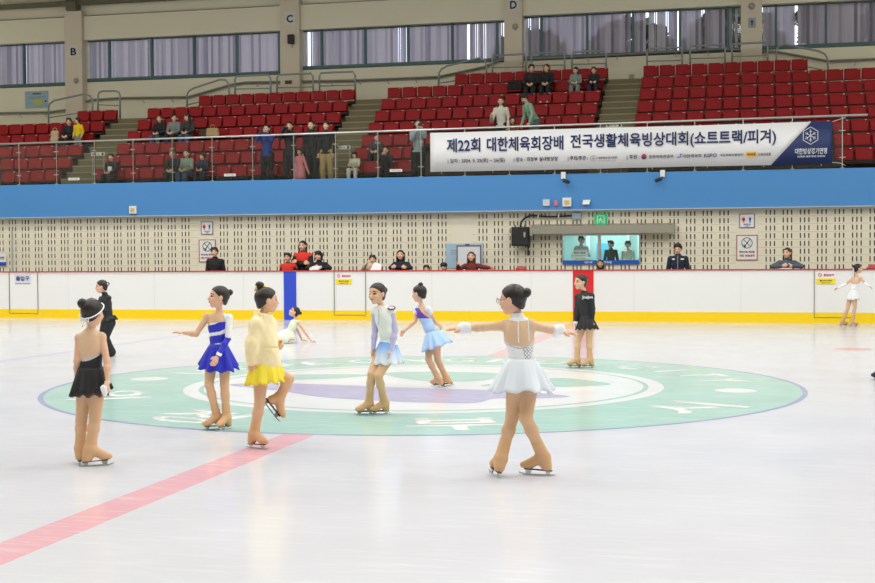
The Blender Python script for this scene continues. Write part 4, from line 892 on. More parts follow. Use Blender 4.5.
f2 = figure(j, .88, face=(-.35, -.93), hdir=(-.92, -.38, .06), hk=.97, vox=VOX_SKATER, root=r, hair='updo', bun=((.0, -.10, .045), .030), boots=BOOT, curl=.18, handn=dict(nL=(0, 0, 1), dL=(-1, -.1, .12), nR=(.6, -.6, .3), cR=.5),
            garments=[('bodice', [ROY, FABW], TB, .006, [(J(219, 322), V(-.1, .0, 1)), (J(205, 330), V(-.9, 0, .75))], dict(paint=sw)),
                      ('nude_yoke', NUDE, ['torso', 'armL', 'foreL'], .003, [], {}), ('shoulder_strap', FABW, ['torso'], .0065, [(J(226, 320), V(-1, 0, -.35)), (J(226, 326), V(0, 0, -1))], {}),
                      ('white_sleeve', FABW, ['armR'], .006, [(J(229, 337), V(-.2, 0, -1))], {}), ('blue_sleeve', ROY, ['armR', 'foreR:.9'], .006, [(J(229, 337), V(.2, 0, 1))], {}),
                      ('cuff_edge', FABW, ['foreR'], .009, [(J(219.5, 352.5, -.16), V(.5, 0, .9)), (J(218.5, 355.5, -.16), V(-.5, 0, -.9))], {})])
skirt('skirt', ROY, r, J(218.5, 344), (0.03, 0, 1), .085, .185, .21, folds=10, amp=.12, f=(-.35, -.93), ell=.75, dip=lambda t: .16*math.cos(t+.5), ruff=.03)

# 3 girl in cream fleece jacket
r, J = skater(254, 448, 'girl in cream fleece jacket and yellow skirt skating with one leg lifted behind')
j = dict(head=J(267, 300), neck=J(263, 314), pelvis=J(264, 364), shL=J(256.5, 325, -.08), shR=J(269, 324, .08), elL=J(252, 344, -.12), elR=J(272, 340, .12), wrL=J(251.5, 362, -.10), wrR=J(277, 343, .08),
         hpL=J(261, 371, -.05), hpR=J(269, 371, .05), knL=J(259.5, 404, -.06), knR=J(289, 377.5, .02), anL=J(254, 429, -.02), anR=J(279.5, 398, .02), toL=V(.75, -.55, .0), toR=V(.6, -.1, -.8), upR=V(.8, .45, .5))
j['knR'] = J(289, 379, -.02)
f3 = figure(j, .95, ground='L', face=(.92, -.38), hdir=(.90, .34, -.05), hk=1.0, vox=VOX_SKATER, root=r, hair='updo', bun=((-.03, -.055, .112), .036), boots=BOOT, curl=.8,
            garments=[('fleece_jacket', [FLEECE], ['torso', 'armL', 'armR', 'foreL:.9', 'foreR:.9'], .026, [(J(264, 313), V(.2, 0, 1))],
                       dict(extra=[rc(J(261, 345), J(263, 361), .118, .125, 0, V(-.38, -.92, 0), .8), rc(J(263, 316, -.02), J(263, 317), .052, .055)], wob=.0035, kb=.03))])
MB().box((-.055, -.006, -.003), (.055, .006, .003)).build('pocket_trim', mat('fleece_trim', (222, 200, 146), .9), r, loc=tuple(J(271, 347, -.15)))
skirt('skirt', YELC, r, J(265, 360), (-.06, 0, 1), .115, .185, .185, folds=12, amp=.10, f=(.92, -.38), ell=.9, ruff=.05)
g = f3['g']; b0 = g(-.03, -.045, .088); q = MB()
for e in (-1, 1): q.tube([b0, b0+V(e*.035, -.02, .022), b0+V(e*.05, -.02, -.012), b0+V(0, -.01, -.005)], [.006, .014, .012, .006], 8)
q.build('yellow_hair_ribbon', mat('yellow_ribbon', (246, 214, 70), .6), r, smooth=True)

# 4 girl in white vest and pale blue skirt
r, J = skater(373, 415, 'girl in white vest over lilac sleeves and blue to white skirt')
j = dict(head=J(377, 293.5), neck=J(382, 306), pelvis=J(389, 347), shL=J(374.5, 311, .04), shR=J(391.5, 311, -.05), elL=J(375, 330, .06), elR=J(395, 330, -.05), wrL=J(373, 349, .02), wrR=J(391.5, 351, -.10),
         hpL=J(380.5, 353, .04), hpR=J(391, 353, -.03), knL=J(371.5, 374, -.08), knR=J(378.5, 376, -.12), anL=J(369, 399, .0), anR=J(384.5, 400, .0), toL=V(-.85, -.55, 0), toR=V(-.9, -.45, 0))
LIL = mat('lilac_sleeve', (196, 190, 226), .6)
figure(j, .90, face=(-.72, -.7), hdir=(-.62, -.78, -.08), hk=1.0, vox=VOX_SKATER, root=r, hair='updo', bun=((0, -.105, .02), .034), boots=BOOT, curl=.3,
       garments=[('vest', mat('white_vest', (238, 240, 236), .8, bump=.1), TB, .011, [(J(383, 305.5), V(0, 0, 1)), (J(389, 345), V(0, 0, -1))], dict(extra=[rc(J(382, 307), J(382, 309), .042, .044)])),
                 ('sleeves', LIL, ['armL', 'armR', 'foreL', 'foreR'], .007, [], {})])
skirt('skirt', grad_mat('blue_to_white_dye', [(0, (242, 244, 250)), (.45, (200, 220, 248)), (1, (98, 160, 236))], float(J(386, 364)[2]), float(J(386, 343)[2])), r, J(388, 342), (.05, 0, 1), .088, .175, .205, folds=10, amp=.1, f=(-.72, -.7), ell=.82, dip=lambda t: .05*math.cos(t))
q = MB(); a = J(382, 309, -.10); MB().box((-.002, -.004, -.16), (.004, .004, 0)).build('zip', GREYP, r, loc=tuple(J(378.5, 309, -.1)))
MB().tube([J(391.5, 308, -.06)+V(.035*math.cos(t), .045*math.sin(t), .012*math.sin(t)) for t in np.linspace(0, 2*PI, 16)[:-1]], .008, 6, closed=True).build('purple_shoulder_trim', mat('purple_trim', (120, 50, 120), .6), r)

# 5 girl in pale blue dress (back)
r, J = skater(438, 388, 'girl in pale blue and purple skating dress gliding with her back turned')
j = dict(head=J(419, 293.5), neck=J(421, 304), pelvis=J(433, 338), shL=J(416, 310, .05), shR=J(428, 309, -.05), elL=J(415.5, 321, .0), elR=J(435, 322, .10), wrL=J(405, 330.5, -.02), wrR=J(440, 326, .25),
         hpL=J(428, 343, .03), hpR=J(434.5, 343, -.03), knL=J(427.5, 360, .05), knR=J(436, 361, .02), anL=J(438, 376, .0), anR=J(446, 371, .12), toL=V(-.75, .6, -.0), toR=V(-.75, .6, -.18))
j['knL'], j['knR'] = J(428.5, 359.5, -.04), J(437.5, 360, .06); j['hpL'], j['hpR'] = J(429.5, 343, .04), J(436, 343, -.04)
PUR = mat('purple_panel', (104, 60, 170), .5); cc = J(430, 322); PBL = mat('pale_blue_dress', (176, 208, 244), .6)
def pp(c, fl): fl[(c[:, 2] > J(424, 318)[2]) & (c[:, 2] < J(424, 308)[2])] = 1; return fl
f5 = figure(j, .84, face=(-.75, .66), hdir=(-.80, .45, -.12), hk=.95, vox=.0055, root=r, hair='updo', bun=((.0, -.035, .102), .030), boots=BOOT, curl=.5,
       garments=[('bodice', [PBL, PUR], TB, .006, [(J(431, 317), V(.70, -.40, .75))], dict(paint=pp)), ('cap_sleeve', mat('white_frill', (232, 234, 244), .7), ['armL:.25'], .010, [], dict(wob=.003)), ('cap_sleeve', mat('white_frill', (232, 234, 244), .7), ['armR:.25'], .010, [], dict(wob=.003)), ('nude_yoke', NUDE, ['torso'], .003, [], {})])
skirt('skirt', PBL, r, J(432, 331), (-.30, 0, 1), .085, .20, .19, folds=9, amp=.12, f=(-.75, .66), ell=.85, ruff=.03)

# 6 girl in white with arms spread
r, J = skater(521, 476.5, 'girl in white skating dress with both arms spread, seen from behind')
k = 1.02
j = dict(head=J(512.5, 299.5), neck=J(517, 313), pelvis=J(523, 372), shL=J(505.5, 325.5, .02), shR=J(530.5, 325, .0), elL=J(484, 327, -.02), elR=J(547, 329, .02), wrL=J(463, 328.5, -.04), wrR=J(561, 331, .05),
         hpL=J(516, 379, .0), hpR=J(530, 379, .02), knL=J(512, 418, .02), knR=J(526, 418, -.06), anL=J(501, 457, -.02), anR=J(543, 454, .05), toL=V(-.25, 1, -.0), toR=V(-.9, .3, .0), upR=V(.1, 0, 1))
cw = V(.05, -.55, .83); c6 = J(521, 346, -.06)
def seq6(c, fl):
    d = c-c6; fl[((d@nrm(cw)) > -.012)] = 1; m = (c[:, 1] < c6[1]+.05) & (np.abs(d[:, 0]-.05) < .045+.25*d[:, 2]) & (d[:, 2] < .02) & (d[:, 2] > -.13) & (np.sin(c[:, 0]*260)*np.sin(c[:, 2]*240) > -.2); fl[m] = 1; return fl
f6 = figure(j, k, face=(-.15, .99), hdir=(-.86, .42, -.10), hk=1.02, vox=VOX_SKATER, root=r, hair='updo', bun=((.01, -.10, .035), .036), boots=BOOT, curl=.15, handn=dict(nL=(0, -.3, 1), nR=(0, -.3, 1), dL=(-1, 0, .05), dR=(1, 0, -.12)),
       garments=[('bodice', [FABW, SEQ], TB, .006, [(c6, cw)], dict(paint=seq6)), ('nude_yoke', mat('nude_mesh_beads', (226, 190, 156), .5, var=.12, scale=160), ['torso', 'armL', 'armR', 'foreL:.8', 'foreR:.8'], .003, [], {}),
                 ('lace_collar', FABW, ['neck', 'torso'], .006, [(J(517, 312.5), V(0, 0, 1)), (J(517, 319.5), V(0, .25, -1))], dict(wob=.003))])
for a, b in (((464.5, 328.5, -.04), 'fluffy_cuff'), ((558, 330.5, .05), 'fluffy_cuff')):
    c = J(*a); sculpt(b, [rc(c-V(.012, 0, 0), c+V(.012, 0, 0), .045, .045)], .006, [mat('fluff', (244, 246, 250), .95, bump=.5, scale=120)], r, wob=.008)
skirt('skirt', mat('white_chiffon', (232, 240, 250), .6), r, J(522, 358), (.02, 0, 1), .093, .222, .215, folds=9, amp=.13, f=(-.15, .99), ell=.8, dip=lambda t: -.08*math.cos(2*t)+.12*max(0, -math.cos(t)), ruff=.02)
g = f6['g']; q = MB()
for e in (-1, 1): q.tube([g(e*.032+.021*math.cos(t), .095, .002+.017*math.sin(t)) for t in np.linspace(0, 2*PI, 16)[:-1]], .0022, 6, closed=True).tube([g(e*.053, .094, .006), g(e*.075, .02, .006)], .002, 6)
q.tube([g(-.011, .096, .004), g(.011, .096, .004)], .002, 6).build('eyeglasses', mat('glasses_frame', (130, 80, 70), .3), r)
q = MB()
for (x0, y0, x1, y1) in ((518, 318, 518.5, 343), (528, 318, 529, 341)): q.tube([J(x0, y0, -.09), J((x0+x1)/2, (y0+y1)/2, -.105), J(x1, y1, -.09)], .004, 6)
q.build('back_straps', FABW, r)

# 7 girl in black jacket
r, J = skater(583, 368, 'girl in black jacket with white lettering and black frilled skirt standing on skates')
j = dict(head=J(580.5, 282), neck=J(584.5, 291.5), pelvis=J(586, 321), shL=J(578, 297, .04), shR=J(591, 296, -.04), elL=J(577, 309, .0), elR=J(592.5, 309, -.05), wrL=J(576, 322, -.02), wrR=J(592, 321, .02),
         hpL=J(582.5, 325, .03), hpR=J(590, 325, -.03), knL=J(578, 341, .0), knR=J(589, 341, .0), anL=J(577, 357, .0), anR=J(590, 356.5, .0), toL=V(-.9, -.25, 0), toR=V(-.45, -.5, 0))
j['toR'] = V(-.85, -.4, 0)
figure(j, .92, face=(-.5, .86), hdir=(-.88, -.42, -.02), hk=.98, vox=.0055, root=r, hair='updo', bun=((0, -.085, .05), .030), boots=BOOT, curl=.5,
       garments=[('jacket', mat('black_jacket', (34, 34, 38), .6), ['torso', 'hips', 'armL', 'armR', 'foreL:.9', 'foreR:.9', 'neck'], .014, [(J(585, 290.5), V(0, 0, 1)), (J(585, 323), V(0, 0, -1))], {}),
                 ('gloves', mat('white_glove', (228, 228, 226), .8), ['foreL'], .010, [(J(576, 321), V(0, 0, 1))], dict(extra=[rc(J(576, 323.5, -.02), J(576, 329, -.02), .026, .02)]))])
skirt('skirt', BLK, r, J(586.5, 318), (0, 0, 1), .10, .165, .15, folds=13, amp=.09, f=(-.5, .86), ell=.85, ruff=.06)
o = text('jacket_lettering', 'JoaJoa', PAPER, r, tuple(J(587.5, 297.5, -.13)), w=.16, h=.05, bold=.02, depth=.002); o.rotation_euler = (PI/2-.1, 0, .25)

# 8 girl in white at the far right
r, J = skater(847, 326.5, 'girl in short white dress and white gloves gliding along the boards at far right')
j = dict(head=J(858, 268.5), neck=J(856.5, 274.5), pelvis=J(852, 295), shL=J(852.5, 279, .03), shR=J(861, 278.5, -.02), elL=J(846, 284, .0), elR=J(865, 283, -.06), wrL=J(838, 288, -.02), wrR=J(869.5, 286.5, -.12),
         hpL=J(850, 298, .03), hpR=J(854.5, 298, -.03), knL=J(847.5, 309, .0), knR=J(854.8, 308, -.03), anL=J(842.5, 320, .04), anR=J(852, 320, -.02), toL=V(1, .12, 0), toR=V(1, -.05, 0))
f8 = figure(j, .84, face=(.55, .82), hdir=(.95, .10, .05), hk=.96, vox=.007, root=r, hair='updo', bun=((0, -.10, .05), .030), boots=BOOT, curl=.3,
       garments=[('bodice', FABW, TB, .007, [(J(857, 282), V(-.3, -.5, .85))], {}), ('glove', FABW, ['foreL'], .008, [], {}), ('glove', FABW, ['foreR'], .008, [], {}), ('nude_yoke', NUDE, ['torso', 'armL', 'armR'], .003, [], {})])
skirt('skirt', FABW, r, J(853, 290), (0, 0, 1), .085, .14, .20, folds=9, amp=.06, f=(.6, .8), ell=.85)
g = f8['g']; sculpt('hair_ribbon', [rc(g(0, -.10, .02), g(0, -.11, -.05), .014, .01), rc(g(0, -.10, .02), g(-.02, -.12, .04), .014, .016)], .006, [FABW], r)

# 9 skater all in black, far left
r, J = skater(112, 357, 'skater all in black trousers and jacket gliding beyond the girl in black dress')
j = dict(head=J(101.5, 286.5), neck=J(105, 294), pelvis=J(109, 320), shL=J(101.5, 299, .05), shR=J(108.5, 298, -.04), elL=J(99, 305, .12), elR=J(106, 309, -.05), wrL=J(95, 302, .14), wrR=J(100, 311, -.12),
         hpL=J(106, 323, .03), hpR=J(110.5, 323, -.03), knL=J(102, 336, .0), knR=J(105.5, 338, -.03), anL=J(106, 350, .25), anR=J(110.5, 350.5, .0), toL=V(-.9, .2, 0), toR=V(-.95, .1, 0))
f9 = figure(j, .92, face=(-.9, .35), hdir=(-.93, -.15, -.08), hk=.98, vox=.0055, root=r, hair='updo', bun=((0, -.098, .03), .028), boots=mat('black_boot', (36, 34, 36), .5), curl=.5,
       garments=[('jacket', BLK, ['torso', 'hips', 'armL', 'armR', 'foreL:.9', 'foreR:.9', 'neck'], .010, [(J(105, 292), V(0, 0, 1)), (J(109, 325), V(0, 0, -1))], {}),
                 ('trousers', mat('black_trousers', (30, 30, 34), .7), ['hips', 'thighL', 'thighR', 'shinL', 'shinR'], .014, [(J(109, 316), V(0, 0, 1))], dict(extra=[rc(J(105, 338, -.03), J(111, 352, 0), .04, .062), rc(J(102, 336), J(106, 351, .25), .04, .058)]))])
skirt('jacket_peplum', BLK, r, J(109, 316), (-.2, 0, 1), .10, .14, .07, folds=6, amp=.06, f=(-.9, .35))
sculpt('hair_scrunchie', [rc(f9['g'](-.02, -.092, .03), f9['g'](.02, -.092, .03), .018, .018)], .006, [FABW], r)

# 10 kneeling girl in pale green-white
r, J = skater(294, 343, 'girl in pale green dress sitting low on the ice leaning back on her hands')
j = dict(head=J(294.5, 312), neck=J(295.5, 318), pelvis=J(287, 336.5), shL=J(293.5, 321.5, .07), shR=J(297, 321, -.07), elL=J(298, 331, .10), elR=J(304, 331, -.08), wrL=J(302, 340, .12), wrR=J(311, 341, -.08),
         hpL=J(284, 338, .07), hpR=J(285, 338, -.07), knL=J(276, 336, .10), knR=J(276, 338, -.08), anL=J(288, 341, .14), anR=J(288.5, 341, -.14), toL=V(1, 0, -.2), toR=V(1, 0, -.2), upL=V(.2, 0, -1), upR=V(.2, 0, -1))
PG = mat('pale_green_dress', (232, 242, 214), .7)
figure(j, .88, ground='', face=(-.97, -.2), hdir=(-.85, -.15, .50), hk=.97, vox=.006, root=r, hair='updo', bun=((0, -.10, .03), .032), curl=.2, handn=dict(nL=(0, 0, 1), nR=(0, 0, 1), dL=(1, 0, -.08), dR=(1, -.1, -.06)),
       garments=[('bodice', PG, TB, .008, [(J(295, 319.5), V(.1, 0, 1))], {}), ('skirt_front', mat('white_green_chiffon', (236, 244, 226), .7, var=.05), ['thighL', 'thighR', 'hips'], .03, [(J(290, 342.8), V(0, 0, -1))], dict(extra=[rc(J(287, 338), J(279, 340), .13, .10)], wob=.004, kb=.05)),
                 ('floral_trim', mat('red_green_trim', (150, 60, 60), .7, var=.5, scale=40), ['hips'], .0, [(J(281, 338), V(1, 0, 0)), (J(290, 343), V(0, 0, -1))], dict(extra=[rc(J(274, 339, -.12), J(281, 341, -.14), .03, .03)]))])
# 11 skater cut by the right edge
r, J = skater(878, 380, 'black skate tip of a skater cut off by the right edge')
j = dict(head=J(889, 292), neck=J(889, 303), pelvis=J(889, 338), shL=J(881, 308), shR=J(897, 308), elL=J(880, 322), elR=J(898, 322), wrL=J(881, 335), wrR=J(898, 335), hpL=J(885, 342), hpR=J(893, 342), knL=J(885, 358), knR=J(893, 358), anL=J(883, 369.5), anR=J(893, 372), toL=V(-.95, -.1, 0), toR=V(-.4, -.9, 0))
figure(j, .92, face=(-.6, -.8), hdir=(-.6, -.8, 0), vox=.008, root=r, hair='updo', bun=((0, -.1, .05), .03), boots=mat('navy_boot', (34, 36, 60), .5), garments=[('jacket', BLK, ['torso', 'hips', 'armL', 'armR', 'foreL', 'foreR'], .012, [], {}), ('trousers', BLK, ['hips', 'thighL', 'thighR', 'shinL', 'shinR'], .012, [], {})])
# ================================================================== PEOPLE BEHIND THE BOARDS AND IN THE STAND
def cloth_(name, c, **k): return mat(name, c, .8, var=.06, **k)
CBLACK = cloth_('cloth_black', (30, 30, 34)); CNAVY = cloth_('cloth_navy', (34, 42, 62)); CJEAN = cloth_('cloth_denim', (66, 82, 118)); CRED = cloth_('vest_red', (224, 52, 40)); CKHAKI = cloth_('cloth_khaki', (176, 150, 100)); CGREY = cloth_('cloth_grey', (120, 126, 122)); CWHITE = cloth_('cloth_white', (226, 222, 210)); SHOE = mat('dark_shoe', (40, 38, 38), .5); SHOEW = mat('white_shoe', (220, 216, 210), .5)
SKM = [SK, EYE, LIPS, CBLACK]
UP_TORSO = ['torso', 'hips', 'armL', 'armR', 'foreL:.92', 'foreR:.92', 'neck']
LEGS = ['hips', 'thighL', 'thighR', 'shinL', 'shinR']
def person(x, y, z, label, H, pose, top, legs, rz=0., hair='short', hdir=(0, -1, 0), group=None, vest=None, curl=.6, arms=None, build=1.12, shoe=None, cuts=None, lean=0., hm=None, child=False, extra_top=(), scarf=None, vox=None, knee=None, spread=.10, twist=0.):
    """pose: stand / sit / lean (forearms on the board cap); metres in the person's own frame, facing -Y, z from the floor"""
    r = empty('person', (x, y, z), label, 'person', group, rz); s = H/1.65; hs = (1.0 if child else 1.)
    hk = 1.10*(.5+.5*s) if child else 1.16*s**.5; k = H/1.34 if not child else H/1.30
    sw = .150*s*(1.05 if not child else .98)*(build/1.12); L_ = lean
    if pose == 'sit':
        pz = .47; py = .0; up = .50*s
        j = dict(pelvis=(0, 0, pz), neck=(0, -L_*.9, pz+up*.98), head=(0, -.03-L_*1.1, pz+up+.115*hk), shL=(-sw, -L_*.8, pz+up-.06*s), shR=(sw, -L_*.8, pz+up-.06*s),
                 hpL=(-.085*s, -.02, pz), hpR=(.085*s, -.02, pz), knL=(-spread, -.40*s, pz+.03), knR=(spread, -.40*s, pz+.03), anL=(-spread, -.42*s, .09), anR=(spread, -.42*s, .09),
                 elL=(-sw-.035, -.10-L_, pz+.20*s), elR=(sw+.035, -.10-L_, pz+.20*s), wrL=(-.09, -.30*s-.4*L_, pz+.13), wrR=(.09, -.30*s-.4*L_, pz+.13))
    else:
        hp = .52*H
        j = dict(pelvis=(0, .0, hp+.04*s), neck=(0, -L_, hp+.555*s-.45*L_*L_), head=(0, -.03-1.15*L_, hp+.54*s+.125*hk-.6*L_*L_), shL=(-sw, -.9*L_, hp+.455*s-.4*L_*L_), shR=(sw, -.9*L_, hp+.455*s-.4*L_*L_),
                 hpL=(-.085*s, 0, hp), hpR=(.085*s, 0, hp), knL=(-.10*s, -.03, .28*H), knR=(.10*s, -.03, .28*H), anL=(-.10*s, .02, .08), anR=(.10*s, .02, .08),
                 elL=(-sw-.055*s, -.9*L_+.03, hp+.20*s), elR=(sw+.055*s, -.9*L_+.03, hp+.20*s), wrL=(-sw-.05*s, -.9*L_-.06, hp-.03*s), wrR=(sw+.05*s, -.9*L_-.06, hp-.03*s))
    if arms: j.update(arms)
    f = figure(j, k, face=(math.sin(twist), -math.cos(twist)), hdir=hdir, hk=hk, vox=vox or VOX_CROWD, root=r, build=build*.95, hair=hair, hairmat=hm, curl=curl, skinmats=SKM,
               garments=[('jacket' if not isinstance(top, tuple) else top[1], top if not isinstance(top, tuple) else top[0], UP_TORSO, .017*(k/1.2), [(V(*j['neck'])+V(0, 0, .015), V(0, .0, 1))]+([(V(0, 0, j['pelvis'][2]-.075*s), V(0, 0, -1))] if pose != 'sit' and not extra_top else [])+list(cuts or []), dict(extra=list(extra_top)+([rc((-.075*s, 0, j['pelvis'][2]-.05), (.075*s, 0, j['pelvis'][2]-.05), .095*s, .095*s), rc((0, 0, j['pelvis'][2]), (0, -.5*lean, j['pelvis'][2]+.2*s), .11*s, .10*s)] if pose != 'sit' else []), wob=.0015, kb=.010)),
                         ('trousers', legs, LEGS, .014*(k/1.2), [(V(0, 0, j['pelvis'][2]+.06), V(0, 0, 1))], {})]
               + ([('vest', vest, ['torso', 'hips'], .026, [(V(*j['neck'])+V(0, 0, -.01), V(0, 0, 1))], {})] if vest else []), shoes=shoe or SHOE)
    return r, f, j
def floor_person(px, ytop, Y, floor, label, pose='stand', H=None, **k):
    p = at(px, ytop, Y); return person(p[0], Y, floor, label, H or p[2]-floor, pose, **k)
CAPZ = 1.235
def lean_arms(w=.24, fy=-.27, zz=CAPZ+.03, cross=.0): return dict(elL=(-w, fy+.10, zz), elR=(w, fy+.10, zz), wrL=(-.06+cross, fy-.02, zz+.01), wrR=(.06-cross, fy-.04, zz+.02))
BYP = 15.48
floor_person(215, 247, 15.7, 0, 'man in black jacket standing behind the boards below the no hockey stick sign', top=CBLACK, legs=CBLACK, hdir=(.25, -1, 0))
floor_person(288, 253, 15.75, 0, 'shorter person in red vest over black beside blue board stripe', top=CBLACK, legs=CBLACK, vest=CRED, hair='short')
cross_arms = lambda z: dict(elL=(-.25, -.08, z-.04), elR=(.25, -.08, z-.04), wrL=(.09, -.22, z), wrR=(-.09, -.20, z+.03))
floor_person(303, 240, 16.0, 0, 'woman in red vest with folded arms, tallest behind the boards', top=CBLACK, legs=CBLACK, vest=CRED, hair='bob', arms=cross_arms(1.38))
floor_person(320.5, 250.5, BYP+.12, 0, 'man in black leaning on the boards with white papers', top=CBLACK, legs=CBLACK, hair='fringe', lean=.12, arms=lean_arms(.30))
p = at(316, 268, 15.15); tag(MB().poly([(p[0]-.13, 15.02, 1.222), (p[0]+.12, 15.0, 1.222), (p[0]+.15, 15.16, 1.27), (p[0]-.08, 15.18, 1.27)], (0, .002, .05)).build('paper_bundle', PAPER), 'crumpled white papers on the board cap before the man in black', 'papers')
floor_person(373, 255.5, BYP+.1, 0, 'child in grey top holding a white sheet above the boards', top=cloth_('cloth_sand', (186, 180, 160)), legs=CNAVY, arms=dict(elL=(-.24, -.1, 1.22), wrL=(-.08, -.26, 1.38), elR=(.22, -.12, 1.22), wrR=(.1, -.3, 1.30)), hdir=(.2, -1, .05))
p = at(376.5, 268, 15.15); tag(MB().poly([(p[0]-.14, 15.08, 1.215), (p[0]+.13, 15.08, 1.215), (p[0]+.12, 15.14, 1.36), (p[0]-.06, 15.14, 1.40)], (0, .004, 0)).build('paper_sheet', PAPER), 'white sheet standing on the boards before the child in grey', 'papers')
floor_person(402, 250, BYP+.1, 0, 'long-haired woman in navy jacket leaning on boards with folded arms', top=CNAVY, legs=CBLACK, hair='long', lean=.1, hdir=(.1, -1, .1), arms=lean_arms(.25, cross=.12))
floor_person(427, 265.8, 15.7, 0, 'dark top of a head just showing over the boards', top=CBLACK, legs=CBLACK, child=True)
_, fc, _j = floor_person(444, 263.5, 15.7, 0, 'child in dark blue cap peeping over the boards before the blue notice', top=CNAVY, legs=CBLACK, child=True, hair='short')
g = fc['g']; sculpt('cap', [el(g(0, -.005, .045), fc['hfr'], (.088, .098, .07)), rc(g(-.03, .09, .045), g(.03, .09, .045), .02, .02)], .008, [CNAVY], _)
floor_person(472, 252, BYP+.1, 0, 'smiling long-haired woman in dark red jacket waving before the easel board', top=cloth_('cloth_wine', (116, 44, 40)), legs=CBLACK, hair='long', lean=.05, hdir=(.1, -1, .1), hm=HAIRB, arms=dict(elL=(-.30, -.2, 1.22), wrL=(-.27, -.35, 1.33), elR=(.32, -.2, CAPZ+.04), wrR=(.50, -.27, CAPZ+.02)))
rn, fn, jn = floor_person(678, 243, 15.7, 0, 'man in navy zip jacket with white marks looking down behind the boards', top=CNAVY, legs=CBLACK, hdir=(-.1, -.9, -.25))
hN = jn['neck'][2]
for x0_, x1_, z_ in ((-.13, -.07, -.10), (.07, .14, -.10)): MB().box((x0_, -.135, hN+z_-.03), (x1_, -.06, hN+z_)).build('jacket_print', PAPER, rn)
MB().box((-.006, -.140, hN-.45), (.006, -.07, hN-.03)).build('zip', GREYP, rn)
wj = floor_person(787, 247.5, BYP+.1, 0, 'woman in grey-blue sweater leaning on folded arms at the right', top=cloth_('cloth_slate', (84, 96, 112)), legs=CBLACK, hair='bob', lean=.14, hdir=(-.45, -.85, .05), arms=lean_arms(.32, cross=.05), hm=HAIRB)
p = at(786, 268.5, 15.1); tag(MB().poly([(p[0]-.15, 15.0, 1.214), (p[0]+.14, 15.0, 1.214), (p[0]+.10, 15.12, 1.225), (p[0]-.10, 15.14, 1.225)], (0, 0, .008)).build('paper_sheet', PAPER), 'white paper on the board cap under the arms of the sweater woman', 'papers')
p = at(872, 268, 15.1); tag(MB().box((p[0]-.12, 15.0, 1.213), (p[0]+.25, 15.13, 1.25)).box((p[0]-.08, 15.01, 1.25), (p[0]+.24, 15.12, 1.31)).build('folded_towel', mat('towel_red', (190, 90, 96), .9), bevel=.012), 'folded red and white towel on the board cap at right edge', 'towel')
p = at(523, 268, 15.3); tag(sculpt('red_cap', [el(V(p[0], 15.06, 1.235), ((1, 0, 0), (0, 1, 0), (0, 0, 1)), (.13, .07, .07)), rc(V(p[0]-.02, 15.0, 1.225), V(p[0]+.1, 15.0, 1.225), .02, .02)], .008, [mat('faded_red', (170, 80, 76), .8)], None, cuts=[(V(0, 0, 1.2125), V(0, 0, -1))]), 'small faded red cap lying on the boards under the loudspeaker', 'cap')
# control room
floor_person(581.5, 240, 19.25, .605, 'man behind left control room pane holding a white sign with green line', H=1.42, top=cloth_('cloth_pale', (186, 196, 200)), legs=CBLACK, arms=dict(elL=(-.22, -.1, .92), wrL=(-.14, -.2, 1.02), elR=(.22, -.1, .92), wrR=(.14, -.2, 1.02)))
p = at(580, 256, 18.98); o = empty('held_sign', (p[0]-.0, 18.98, p[2]), 'white sign with dark writing and green line held up behind glass', 'sign'); MB().box((-.20, -.004, -.15), (.20, .004, .16)).build('panel', PAPER, o); MB().box((-.12, -.006, -.09), (.16, -.003, -.06)).build('green_line', mat('lime_ink', (160, 210, 60), .6), o); text('lettering', '음악 접수', INK, o, (0, -.007, .08), w=.3, h=.05, bold=.02); MB().box((-.15, -.006, .0), (.15, -.003, .012)).build('text_line', INK, o)
floor_person(611, 248.5, 19.5, .605, 'dark-haired man in dark top leaning sideways in control room', H=1.30, top=cloth_('cloth_darkgreen', (50, 58, 52)), legs=CBLACK, hdir=(-.5, -1, -.2), hair='short')
floor_person(628, 250, 19.6, .605, 'person in pale top behind the right control room pane', H=1.28, top=CWHITE, legs=CBLACK, hdir=(.2, -1, 0), hair='short')
floor_person(600.5, 259, 17.6, 0, 'small dark-haired child before the control room window post', H=1.42, top=CBLACK, legs=CBLACK, child=True, hair='bob')

